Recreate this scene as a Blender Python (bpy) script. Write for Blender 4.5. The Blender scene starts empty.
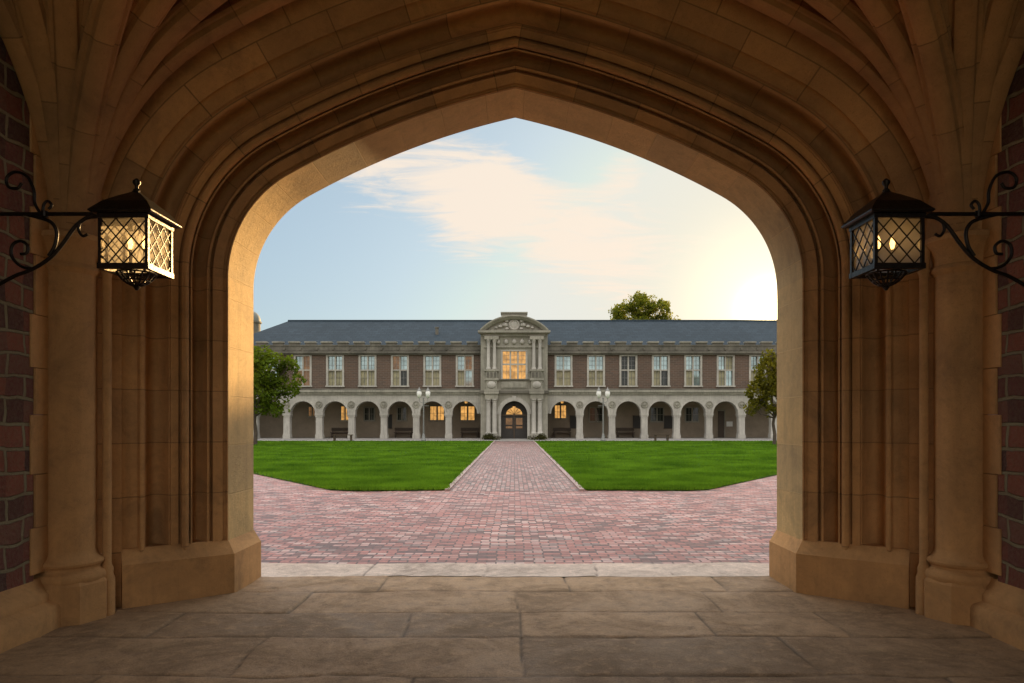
import bpy, bmesh, math, random
import numpy as np
from mathutils import Vector, Matrix

R = math.radians
random.seed(7)
rng = np.random.default_rng(7)
scene = bpy.context.scene
COL = scene.collection

# ------------------------------------------------------------------ camera
CAMH = 1.6
cam_d = bpy.data.cameras.new("camera")
cam = bpy.data.objects.new("camera", cam_d)
COL.objects.link(cam)
cam.location = (-.012, 0, CAMH)
cam.rotation_euler = (R(90), 0, 0)
cam_d.sensor_width = 36
cam_d.lens = 24.01
cam_d.shift_x = -2.0 / 1024
cam_d.shift_y = 79.5 / 1024
cam_d.clip_start = 0.05
cam_d.clip_end = 3000
scene.camera = cam

# ------------------------------------------------------------------ light
SUN_AZ, SUN_EL = R(20.6), R(8.6)          # to the right of +Y, above the horizon
SUN_DIR = Vector((math.sin(SUN_AZ) * math.cos(SUN_EL), math.cos(SUN_AZ) * math.cos(SUN_EL), math.sin(SUN_EL)))
sun_d = bpy.data.lights.new("sun", 'SUN')
sun_d.energy = 3.7
sun_d.angle = R(0.53)
sun_d.color = (1.0, 0.62, 0.25)
sun = bpy.data.objects.new("sun", sun_d)
COL.objects.link(sun)
sun.rotation_euler = SUN_DIR.to_track_quat('Z', 'Y').to_euler()
sun.location = (30, 80, 40)

world = bpy.data.worlds.new("World")
scene.world = world
world.use_nodes = True
SKY_STRENGTH = 0.055


def build_world():
    nt = world.node_tree
    nt.nodes.clear()
    N = nt.nodes.new
    L = nt.links.new
    out = N('ShaderNodeOutputWorld')
    bg = N('ShaderNodeBackground')
    bg.inputs['Strength'].default_value = SKY_STRENGTH
    L(bg.outputs[0], out.inputs[0])
    sky = N('ShaderNodeTexSky')
    sky.sky_type = 'NISHITA'
    sky.sun_disc = False
    sky.sun_elevation = SUN_EL
    sky.sun_rotation = SUN_AZ
    sky.altitude = 100
    sky.air_density = 1.0
    sky.dust_density = 2.2
    sky.ozone_density = 1.6
    tc = N('ShaderNodeTexCoord')

    def math_(op, a, b=None, c=None):
        n = N('ShaderNodeMath')
        n.operation = op
        for i, v in enumerate((a, b, c)):
            if v is None:
                continue
            if isinstance(v, (int, float)):
                n.inputs[i].default_value = v
            else:
                L(v, n.inputs[i])
        return n.outputs[0]

    sep = N('ShaderNodeSeparateXYZ')
    L(tc.outputs['Generated'], sep.inputs[0])
    zc = math_('MAXIMUM', sep.outputs[2], 0.0)
    den = math_('ADD', zc, 0.16)
    u = math_('DIVIDE', sep.outputs[0], den)
    v = math_('DIVIDE', sep.outputs[1], den)
    comb = N('ShaderNodeCombineXYZ')
    L(u, comb.inputs[0]); L(v, comb.inputs[1])
    mp = N('ShaderNodeMapping')
    mp.inputs['Rotation'].default_value = (0, 0, R(-20))
    mp.inputs['Scale'].default_value = (1.25, 3.6, 1)
    mp.inputs['Location'].default_value = (0.55, 0.2, 0)
    L(comb.outputs[0], mp.inputs[0])
    n1 = N('ShaderNodeTexNoise')
    n1.inputs['Scale'].default_value = 2.5
    n1.inputs['Detail'].default_value = 9
    n1.inputs['Roughness'].default_value = 0.66
    n1.inputs['Distortion'].default_value = 1.1
    L(mp.outputs[0], n1.inputs['Vector'])

    # where the cloud banks lie on the dome (unit directions, width, weight)
    def bank(dx, dz, w, k):
        d = Vector((dx, 1, dz)).normalized()
        vm = N('ShaderNodeVectorMath'); vm.operation = 'DOT_PRODUCT'
        L(tc.outputs['Generated'], vm.inputs[0])
        vm.inputs[1].default_value = d
        e = math_('SUBTRACT', vm.outputs['Value'], 1.0)
        e = math_('MULTIPLY', e, 1.0 / (w * w))
        e = math_('EXPONENT', e)
        return math_('MULTIPLY', e, k)
    f = 683.0
    banks = [((365 - 514) / f, (421 - 170) / f, .05, .34), ((570 - 514) / f, (421 - 130) / f, .05, -.2), ((440 - 514) / f, (421 - 180) / f, .055, .36),
             ((500 - 514) / f, (421 - 195) / f, .055, .38), ((555 - 514) / f, (421 - 225) / f, .055, .36), ((610 - 514) / f, (421 - 262) / f, .05, .34),
             ((622 - 514) / f, (421 - 165) / f, .028, .36), ((690 - 514) / f, (421 - 250) / f, .10, .20), ((480 - 514) / f, (421 - 225) / f, .04, .22)]
    tot = None
    for b in banks:
        o = bank(*b)
        tot = o if tot is None else math_('ADD', tot, o)
    s = math_('ADD', n1.outputs['Fac'], math_('SUBTRACT', tot, 0.28))
    ramp = N('ShaderNodeMapRange')
    ramp.interpolation_type = 'SMOOTHSTEP'
    ramp.inputs['From Min'].default_value = 0.43
    ramp.inputs['From Max'].default_value = 0.80
    ramp.inputs['To Max'].default_value = 0.95
    L(s, ramp.inputs['Value'])

    # light scattered by thin air round the sun
    vm = N('ShaderNodeVectorMath'); vm.operation = 'DOT_PRODUCT'
    L(tc.outputs['Generated'], vm.inputs[0]); vm.inputs[1].default_value = SUN_DIR
    c = math_('SUBTRACT', vm.outputs['Value'], 1.0)

    def lobe(w):
        return math_('EXPONENT', math_('MULTIPLY', c, 1.0 / (w * w)))
    g1, g2, g3 = lobe(.016), lobe(.065), lobe(.17)
    glow = math_('ADD', math_('ADD', math_('MULTIPLY', g1, 140.0), math_('MULTIPLY', g2, 5.0)), math_('MULTIPLY', g3, .35))
    gc = N('ShaderNodeVectorMath'); gc.operation = 'SCALE'
    gc.inputs[0].default_value = (1.0, 0.80, 0.42)
    L(glow, gc.inputs['Scale'])
    cg = math_('ADD', math_('MULTIPLY', lobe(.3), .0), CLOUD)
    cc = N('ShaderNodeVectorMath'); cc.operation = 'SCALE'
    cc.inputs[0].default_value = (1.0, 0.86, 0.72)
    L(cg, cc.inputs['Scale'])
    sc = N('ShaderNodeVectorMath'); sc.operation = 'MULTIPLY'
    sc.inputs[1].default_value = SKY_TINT
    L(sky.outputs[0], sc.inputs[0])
    gm = N('ShaderNodeGamma'); gm.inputs['Gamma'].default_value = SKY_GAMMA
    L(sc.outputs[0], gm.inputs['Color'])
    sk = N('ShaderNodeVectorMath'); sk.operation = 'SCALE'
    L(gm.outputs[0], sk.inputs[0]); sk.inputs['Scale'].default_value = SKY_GAIN
    mn = N('ShaderNodeVectorMath'); mn.operation = 'MINIMUM'
    L(sk.outputs[0], mn.inputs[0]); mn.inputs[1].default_value = (5.3, 5.5, 5.3)
    mix = N('ShaderNodeMix'); mix.data_type = 'RGBA'
    L(ramp.outputs[0], mix.inputs['Factor'])
    wm = N('ShaderNodeMix'); wm.data_type = 'RGBA'
    L(math_('MULTIPLY', lobe(.18), .7), wm.inputs['Factor'])
    L(mn.outputs[0], wm.inputs['A'])
    wm.inputs['B'].default_value = (6.1, 5.4, 4.0, 1)
    L(wm.outputs['Result'], mix.inputs['A']); L(cc.outputs[0], mix.inputs['B'])
    # bright cloud added behind the photographer, out of view, to light facade and passage
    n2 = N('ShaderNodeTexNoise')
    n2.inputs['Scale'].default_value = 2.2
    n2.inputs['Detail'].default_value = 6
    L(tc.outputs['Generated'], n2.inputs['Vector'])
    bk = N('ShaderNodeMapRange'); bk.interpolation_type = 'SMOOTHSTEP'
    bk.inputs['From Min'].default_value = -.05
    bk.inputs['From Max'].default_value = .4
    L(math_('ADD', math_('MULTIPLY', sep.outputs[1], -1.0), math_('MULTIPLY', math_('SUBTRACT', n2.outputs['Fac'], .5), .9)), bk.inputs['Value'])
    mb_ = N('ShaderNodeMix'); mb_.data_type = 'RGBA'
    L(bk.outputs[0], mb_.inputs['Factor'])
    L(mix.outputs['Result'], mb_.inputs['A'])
    mb_.inputs['B'].default_value = (BACK_FILL, BACK_FILL * .96, BACK_FILL * .92, 1)
    add = N('ShaderNodeVectorMath'); add.operation = 'ADD'
    # bright cloud sheet added overhead, above the view, to light the ground
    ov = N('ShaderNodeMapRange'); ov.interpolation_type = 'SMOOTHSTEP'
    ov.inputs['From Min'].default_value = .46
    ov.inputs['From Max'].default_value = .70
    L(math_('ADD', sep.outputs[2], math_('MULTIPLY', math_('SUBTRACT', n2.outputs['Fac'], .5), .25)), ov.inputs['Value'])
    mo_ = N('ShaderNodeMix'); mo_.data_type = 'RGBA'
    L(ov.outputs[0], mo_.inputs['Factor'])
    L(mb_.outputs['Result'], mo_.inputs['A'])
    mo_.inputs['B'].default_value = (OVER_FILL, OVER_FILL * .96, OVER_FILL * .92, 1)
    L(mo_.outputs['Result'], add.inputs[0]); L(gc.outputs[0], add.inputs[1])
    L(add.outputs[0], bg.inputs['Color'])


CLOUD = 6.5
BACK_FILL = 7.0
OVER_FILL = 17.0
SKY_TINT = (.56, 1.0, 1.48)
SKY_GAMMA = .36
SKY_GAIN = 2.50
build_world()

vs = scene.view_settings
vs.view_transform = 'Standard'
vs.look = 'None'
vs.gamma = 1
vs.use_curve_mapping = False
vs.exposure = 1.45
scene.render.engine = 'CYCLES'
cy = scene.cycles
cy.use_denoising = True
cy.max_bounces = 7
cy.diffuse_bounces = 5
cy.glossy_bounces = 3
cy.transmission_bounces = 4
cy.transparent_max_bounces = 12
cy.caustics_reflective = False
cy.caustics_refractive = False
cy.sample_clamp_indirect = 6.0

# ------------------------------------------------------------------ materials


class NT:
    def __init__(self, name):
        self.m = bpy.data.materials.new(name)
        self.m.use_nodes = True
        self.nt = self.m.node_tree
        self.b = self.nt.nodes['Principled BSDF']
        self.out = self.nt.nodes['Material Output']

    def n(self, t, **kw):
        x = self.nt.nodes.new('ShaderNode' + t)
        for k, v in kw.items():
            setattr(x, k, v)
        return x

    def l(self, a, b):
        self.nt.links.new(a, b)

    def coord(self, kind='Object'):
        return self.n('TexCoord').outputs[kind]

    def noise(self, vec, scale, detail=4, rough=.55, dist=0.0):
        x = self.n('TexNoise')
        x.inputs['Scale'].default_value = scale
        x.inputs['Detail'].default_value = detail
        x.inputs['Roughness'].default_value = rough
        x.inputs['Distortion'].default_value = dist
        self.l(vec, x.inputs['Vector'])
        return x.outputs['Fac']

    def range(self, v, a, b, c, d):
        x = self.n('MapRange')
        for k, q in zip(('From Min', 'From Max', 'To Min', 'To Max'), (a, b, c, d)):
            x.inputs[k].default_value = q
        self.l(v, x.inputs['Value'])
        return x.outputs[0]

    def mix(self, f, a, b, mode='MIX'):
        x = self.n('Mix', data_type='RGBA', blend_type=mode)
        for k, q in (('Factor', f), ('A', a), ('B', b)):
            s = x.inputs[k]
            if isinstance(q, (int, float)):
                s.default_value = q
            elif isinstance(q, tuple):
                s.default_value = (*q[:3], 1)
            else:
                self.l(q, s)
        return x.outputs['Result']

    def math(self, op, a, b=0.0):
        x = self.n('Math', operation=op)
        for i, q in enumerate((a, b)):
            if isinstance(q, (int, float)):
                x.inputs[i].default_value = q
            else:
                self.l(q, x.inputs[i])
        return x.outputs[0]

    def bump(self, h, strength, dist):
        x = self.n('Bump')
        x.inputs['Strength'].default_value = strength
        x.inputs['Distance'].default_value = dist
        self.l(h, x.inputs['Height'])
        self.l(x.outputs[0], self.b.inputs['Normal'])

    def col(self, c):
        if isinstance(c, tuple):
            self.b.inputs['Base Color'].default_value = (*c[:3], 1)
        else:
            self.l(c, self.b.inputs['Base Color'])

    def set(self, **kw):
        for k, v in kw.items():
            self.b.inputs[k.replace('_', ' ')].default_value = v


def scale3(c, k):
    return tuple(max(0, min(1, q * k)) for q in c)


def stone(name, c, rough=.85, grain=14, big=.7, var=.28, bump=.25, streak=0.0, joints=None, blk=(.74, 1.16), soot=0.0):
    """weathered stone; joints = (course width along the sweep, course height across it) read from UV."""
    t = NT(name)
    o = t.coord()
    f = t.noise(o, big, 5, .6, .4)
    g = t.noise(o, grain, 6, .65)
    k = t.mix(t.range(f, .3, .7, 0, 1), scale3(c, 1 - var), scale3(c, 1 + var))
    k = t.mix(t.range(g, .35, .75, 0, .35), k, scale3(c, .6))
    if streak:
        mp = t.n('Mapping')
        mp.inputs['Scale'].default_value = (9, 9, .5)
        t.l(o, mp.inputs[0])
        s = t.noise(mp.outputs[0], 1.2, 4, .6)
        k = t.mix(t.range(s, .5, .75, 0, streak), k, scale3(c, .45))
    p = t.noise(o, grain * 5, 3, .7)
    if soot:
        q = t.noise(o, 1.7, 8, .72, .6)
        k = t.mix(t.range(q, .50, .68, 0, soot), k, scale3((c[0] * .8, c[1] * .85, c[2]), .42))
        k = t.mix(t.range(q, .46, .34, 0, soot * .7), k, scale3(c, 1.35))
    k = t.mix(t.range(p, .58, .72, 0, .4), k, scale3(c, .5))
    h = t.math('ADD', t.math('MULTIPLY', g, .5), t.math('MULTIPLY', t.range(p, .55, .75, 0, 1), -.35))
    if joints:
        uv = t.coord('UV')
        br = t.n('TexBrick')
        br.offset = .5
        br.inputs['Scale'].default_value = 1
        br.inputs['Brick Width'].default_value = joints[0]
        br.inputs['Row Height'].default_value = joints[1]
        br.inputs['Mortar Size'].default_value = .006
        br.inputs['Mortar Smooth'].default_value = .3
        br.inputs['Color1'].default_value = (blk[0], blk[0] * 1.01, blk[0] * 1.05, 1)
        br.inputs['Color2'].default_value = (blk[1], blk[1] * .96, blk[1] * .9, 1)
        br.inputs['Mortar'].default_value = (.95, .95, .95, 1)
        t.l(uv, br.inputs['Vector'])
        k = t.mix(1.0, k, br.outputs['Color'], 'MULTIPLY')
        k = t.mix(t.math('MULTIPLY', br.outputs['Fac'], .7), k, scale3(c, joints[2]))
        h = t.math('SUBTRACT', h, t.math('MULTIPLY', br.outputs['Fac'], .8))
    t.col(k)
    t.set(Roughness=rough)
    t.bump(h, bump, .02)
    return t.m


def brick(name, c1, c2, mortar, bw, rh, ms, plane='XZ', big=.6, rough=.85, bump=.5, dist=.01, wob=0.0, rot=0.0, bias=0.0, dirt=.35, spec=.4, pal=None):
    t = NT(name)
    o = t.coord()
    sp = t.n('SeparateXYZ'); t.l(o, sp.inputs[0])
    cb = t.n('CombineXYZ')
    ax = {'X': 0, 'Y': 1, 'Z': 2}
    t.l(sp.outputs[ax[plane[0]]], cb.inputs[0]); t.l(sp.outputs[ax[plane[1]]], cb.inputs[1])
    vec = cb.outputs[0]
    if rot:
        mp = t.n('Mapping'); mp.inputs['Rotation'].default_value = (0, 0, rot)
        t.l(vec, mp.inputs[0]); vec = mp.outputs[0]
    if wob:
        nz = t.n('TexNoise'); nz.inputs['Scale'].default_value = 2.2
        nz.inputs['Detail'].default_value = 3
        t.l(vec, nz.inputs['Vector'])
        a = t.n('VectorMath', operation='SUBTRACT'); a.inputs[1].default_value = (.5, .5, .5)
        t.l(nz.outputs['Color'], a.inputs[0])
        b = t.n('VectorMath', operation='SCALE'); b.inputs['Scale'].default_value = wob
        t.l(a.outputs[0], b.inputs[0])
        d = t.n('VectorMath', operation='ADD'); t.l(vec, d.inputs[0]); t.l(b.outputs[0], d.inputs[1])
        vec = d.outputs[0]
    br = t.n('TexBrick')
    br.offset = .5
    br.inputs['Scale'].default_value = 1
    br.inputs['Brick Width'].default_value = bw
    br.inputs['Row Height'].default_value = rh
    br.inputs['Mortar Size'].default_value = ms
    br.inputs['Mortar Smooth'].default_value = .35
    br.inputs['Bias'].default_value = bias
    br.inputs['Color1'].default_value = (*c1, 1)
    br.inputs['Color2'].default_value = (*c2, 1)
    br.inputs['Mortar'].default_value = (*mortar, 1)
    t.l(vec, br.inputs['Vector'])
    f = t.noise(o, big, 5, .62, .3)
    g = t.noise(o, 30, 5, .65)
    bc = br.outputs['Color']
    if pal:
        s2 = t.n('SeparateXYZ'); t.l(vec, s2.inputs[0])
        row = t.math('FLOOR', t.math('DIVIDE', s2.outputs[1], rh))
        sh = t.math('MULTIPLY', t.math('FLOORED_MODULO', row, 2.0), .5)
        cl = t.math('FLOOR', t.math('ADD', t.math('DIVIDE', s2.outputs[0], bw), sh))
        c2_ = t.n('CombineXYZ'); t.l(cl, c2_.inputs[0]); t.l(row, c2_.inputs[1])
        wn = t.n('TexWhiteNoise', noise_dimensions='2D'); t.l(c2_.outputs[0], wn.inputs['Vector'])
        rp = t.n('ValToRGB'); rp.color_ramp.interpolation = 'CONSTANT'
        el = rp.color_ramp.elements
        while len(el) < len(pal):
            el.new(.5)
        for q, (e, pc) in enumerate(zip(el, pal)):
            e.position = q / len(pal); e.color = (*pc, 1)
        t.l(wn.outputs['Value'], rp.inputs[0])
        bc = t.mix(br.outputs['Fac'], rp.outputs[0], mortar)
    k = t.mix(t.range(f, .35, .7, 0, dirt), bc, scale3(c1, .45))
    k = t.mix(t.range(g, .4, .8, 0, .4), k, scale3(mortar, .8))
    t.col(k)
    t.set(Roughness=rough)
    t.b.inputs['Specular IOR Level'].default_value = spec
    h = t.math('ADD', t.math('MULTIPLY', br.outputs['Fac'], -1.0), t.math('MULTIPLY', g, .45))
    h = t.math('ADD', h, t.math('MULTIPLY', f, 1.5))
    t.bump(h, bump, dist)
    return t.m


def plain(name, c, rough=.6, metal=0.0, var=.2, scale=6, bump=0.0):
    t = NT(name)
    g = t.noise(t.coord(), scale, 5, .6)
    t.col(t.mix(t.range(g, .3, .7, 0, 1), scale3(c, 1 - var), scale3(c, 1 + var)))
    t.set(Roughness=rough, Metallic=metal)
    if bump:
        t.bump(g, bump, .01)
    return t.m


def emit(name, c, s, var=0.4, scale=2.5):
    t = NT(name)
    g = t.noise(t.coord(), scale, 3, .6, .5)
    k = t.mix(t.range(g, .35, .65, 0, 1), scale3(c, 1 - var), c)
    t.col((.05, .04, .03))
    t.l(k, t.b.inputs['Emission Color'])
    t.set(Roughness=.15)
    t.b.inputs['Emission Strength'].default_value = s
    return t.m


def leafy(name, c, trans=.5, var=.5, scale=.9):
    t = NT(name)
    g = t.noise(t.coord(), scale, 4, .6)
    k = t.mix(t.range(g, .3, .7, 0, 1), scale3(c, 1 - var), scale3((c[0] * 1.25, c[1], c[2] * .8), 1 + var))
    d = t.n('BsdfDiffuse'); t.l(k, d.inputs['Color'])
    tr = t.n('BsdfTranslucent')
    k2 = t.mix(1.0, k, (1.7, 1.5, .6), 'MULTIPLY')
    t.l(k2, tr.inputs['Color'])
    mx = t.n('MixShader'); mx.inputs[0].default_value = trans
    t.l(d.outputs[0], mx.inputs[1]); t.l(tr.outputs[0], mx.inputs[2])
    t.l(mx.outputs[0], t.out.inputs[0])
    t.nt.nodes.remove(t.b)
    return t.m


def lamp_glass(name, c):
    t = NT(name)
    o = t.coord()
    g = t.noise(o, 26, 3, .6, 1.5)
    tp = t.n('BsdfTransparent'); tp.inputs['Color'].default_value = (.95, .9, .8, 1)
    tr = t.n('BsdfTranslucent')
    t.l(t.mix(t.range(g, .3, .7, 0, 1), c, scale3(c, .6)), tr.inputs['Color'])
    gl = t.n('BsdfGlossy'); gl.inputs['Roughness'].default_value = .12
    m1 = t.n('MixShader')
    t.l(t.range(g, .3, .7, .35, .6), m1.inputs[0])
    t.l(tp.outputs[0], m1.inputs[1]); t.l(tr.outputs[0], m1.inputs[2])
    m2 = t.n('MixShader'); m2.inputs[0].default_value = .07
    t.l(m1.outputs[0], m2.inputs[1]); t.l(gl.outputs[0], m2.inputs[2])
    t.l(m2.outputs[0], t.out.inputs[0])
    t.nt.nodes.remove(t.b)
    return t.m


SAND = (.51, .278, .105)
M = {}
M['arch'] = stone('sandstone_arch', SAND, joints=(.62, .38, .35), soot=.55, bump=.5, var=.2, grain=18)
M['jamb'] = stone('sandstone_jamb', SAND, joints=(.47, 5.0, .45), blk=(.92, 1.06), soot=.6, bump=.5, var=.22, grain=18, streak=.3)
M['reveal'] = stone('sandstone_reveal', (.63, .45, .205), blk=(.86, 1.1), soot=.35, joints=(.46, .9, 1.1), bump=.9, var=.22, grain=34, streak=.35)  # cleaner stone, base colour also raised to stand in for courtyard light
M['carved'] = stone('sandstone_carved', SAND, soot=.6, bump=.5, var=.22, grain=16, streak=.25)
M['rib'] = stone('sandstone_rib', scale3(SAND, .95), joints=(.7, 2.0, .35), soot=.5, bump=.4, var=.16, grain=14)
M['web'] = stone('shaded_vault_web', (.095, .078, .05), bump=.15, var=.2, grain=9)  # shade deep between the ribs is put into this dark colour
M['granite'] = brick('red_granite_blocks', (.24, .072, .045), (.10, .04, .034), (.27, .24, .14), .36, .175, .016, 'YZ', big=2.2, bump=1.0, dist=.05, wob=.12, dirt=.4, pal=[(.20, .06, .04), (.10, .04, .032), (.26, .085, .05), (.07, .032, .03), (.15, .05, .04), (.19, .08, .055)])
M['facing'] = brick('granite_facing', (.24, .1, .07), (.16, .08, .06), (.3, .27, .2), .36, .175, .012, 'XZ', wob=.05)
M['iron'] = plain('black_iron', (.022, .017, .013), .38, .7, .35, 40, .3)
M['bulb'] = emit('warm_bulb', (1.0, .55, .16), 3.5, .05)
M['lampglass'] = lamp_glass('rippled_pale_glass', (.94, .91, .83))
M['limestone'] = stone('grey_limestone', (.29, .275, .225), big=.7, grain=5, var=.32, bump=.5, streak=.7)
M['limelight'] = stone('pale_limestone', (.41, .39, .345), big=.6, grain=5, var=.24, bump=.4, streak=.55)
M['limedark'] = stone('sooty_limestone', (.135, .125, .10), big=.8, grain=4, var=.45, bump=.3, streak=.5)
M['hallbrick'] = brick('brown_brick', (.135, .082, .055), (.09, .062, .045), (.16, .125, .105), .44, .15, .02, 'XZ', big=.4, bump=.3)
M['backwall'] = stone('arcade_plaster', (.33, .27, .20), big=.4, grain=3, var=.22, bump=.2)
M['dark'] = plain('dark_timber', (.03, .026, .022), .6)
M['wood'] = plain('dark_oak', (.06, .038, .02), .5, 0, .3, 8)
M['slate'] = brick('blue_slate', (.036, .054, .070), (.026, .040, .052), (.02, .03, .04), .5, .2, .02, 'XZ', big=.25, rough=.75, bump=.3, dirt=.4, spec=.12)
M['winglass'] = plain('window_glass', (.36, .46, .46), .07, .65, .35, .9)
M['blind'] = plain('cream_blind', (.33, .30, .18), .3, 0, .3, 1.2)
M['dimglass'] = plain('shaded_glass', (.03, .035, .03), .08, 0, .3, 2)
M['amber'] = emit('lit_window', (1.0, .50, .13), 0.34, .55, 2.2)
M['ambersoft'] = emit('faintly_lit_window', (.5, .24, .09), 0.14, .6, 2.0)
M['lampwhite'] = plain('white_lamp_globe', (.8, .79, .75), .25, 0, .05)
M['post'] = plain('grey_painted_post', (.2, .2, .19), .5, .2)
M['notice'] = plain('white_paper', (.75, .75, .72), .6, 0, .06)
M['bark'] = plain('tree_bark', (.075, .055, .04), .9, 0, .4, 7, .6)
M['leaf_green'] = leafy('fresh_green_leaves', (.075, .13, .018), .45)
M['leaf_olive'] = leafy('olive_leaves', (.10, .115, .022), .55)
M['leaf_far'] = leafy('backlit_leaves', (.095, .135, .03), .6)
M['shrub'] = leafy('shrub_leaves', (.045, .055, .025), .35)
PAVE = [(.47, .19, .16), (.27, .115, .10), (.60, .42, .38), (.38, .155, .135), (.13, .07, .066), (.50, .26, .225), (.42, .175, .15), (.30, .225, .21), (.20, .10, .09), (.55, .33, .30)]
M['plaza'] = brick('red_paving_brick', (.36, .18, .165), (.21, .10, .092), (.085, .065, .06), .225, .112, .012, 'XY', big=.55, rough=.55, bump=1.0, dist=.03, wob=.07, dirt=.45, spec=.6, pal=PAVE)
M['path'] = brick('pink_paving_brick', (.30, .17, .155), (.235, .125, .118), (.12, .095, .085), .225, .112, .012, 'YX', big=.5, rough=.55, bump=1.0, dist=.03, wob=.05, dirt=.4, spec=.6, pal=[tuple(min(1, q * .62 + .035) for q in c) for c in PAVE])
M['edging'] = brick('edging_brick', (.40, .30, .28), (.30, .2, .185), (.28, .25, .22), .11, .22, .01, 'XY', bump=.6)
M['terrace'] = stone('terrace_paving', (.30, .29, .27), big=.5, grain=6, var=.15, bump=.3)
M['ground'] = stone('dusty_ground', (.16, .17, .10), big=.05, grain=1, var=.3, bump=.2)
M['copper'] = plain('weathered_dome', (.13, .14, .12), .7)


def lawn_mat():
    t = NT('lawn')
    o = t.coord()
    a = t.noise(o, .35, 5, .65, .5)
    mp = t.n('Mapping'); mp.inputs['Scale'].default_value = (.5, 1.6, 1)
    t.l(o, mp.inputs[0])
    b = t.noise(mp.outputs[0], 1.4, 6, .7)
    c = t.noise(o, 40, 4, .7)
    k = t.mix(t.range(a, .3, .7, 0, 1), (.034, .095, .012), (.052, .14, .016))
    k = t.mix(t.range(b, .45, .75, 0, .6), k, (.08, .13, .022))
    k = t.mix(t.range(c, .45, .8, 0, .6), k, (.014, .048, .005))
    t.col(k)
    t.set(Roughness=.8)
    t.b.inputs['Specular IOR Level'].default_value = .1
    t.bump(c, .9, .05)
    return t.m


M['lawn'] = lawn_mat()
M['blade'] = leafy('grass_blade', (.074, .185, .022), .45, .48, .6)


def flag_mat(name, c, var=.3):
    t = NT(name)
    o = t.coord()
    at = t.n('Attribute'); at.attribute_name = 'slab'
    a = t.noise(o, 1.3, 7, .7, .8)
    b = t.noise(o, 8, 8, .72, .3)
    d = t.noise(o, 70, 4, .7)
    e = t.noise(o, 220, 2, .6)
    k = t.mix(at.outputs['Fac'], scale3(c, 1 - var), scale3(c, 1 + var))
    k = t.mix(t.range(a, .45, .66, 0, .75), k, scale3(c, .45))
    k = t.mix(t.range(b, .52, .68, 0, .6), k, scale3(c, 1.55))
    k = t.mix(t.range(b, .48, .34, 0, .6), k, scale3(c, .42))
    k = t.mix(t.range(d, .48, .68, 0, .6), k, scale3(c, .45))
    k = t.mix(t.range(e, .58, .7, 0, .5), k, scale3(c, 1.9))
    j = t.n('Attribute'); j.attribute_name = 'joint'
    k = t.mix(j.outputs['Fac'], k, scale3(c, .22))
    t.col(k)
    t.l(t.range(a, .4, .7, .55, .85), t.b.inputs['Roughness'])
    t.b.inputs['Specular IOR Level'].default_value = .35
    t.bump(t.math('ADD', b, t.math('ADD', t.math('MULTIPLY', d, .5), t.math('MULTIPLY', e, .2))), .8, .02)
    return t.m


M['flag'] = flag_mat('worn_flagstone', (.35, .228, .125), .28)
M['threshold'] = flag_mat('pale_threshold_stone', (.58, .47, .39), .12)

# ------------------------------------------------------------------ helpers


def origin_of(o):
    v = Vector((0, 0, 0))
    while o is not None:
        v += o.location
        o = o.parent
    return v


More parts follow.
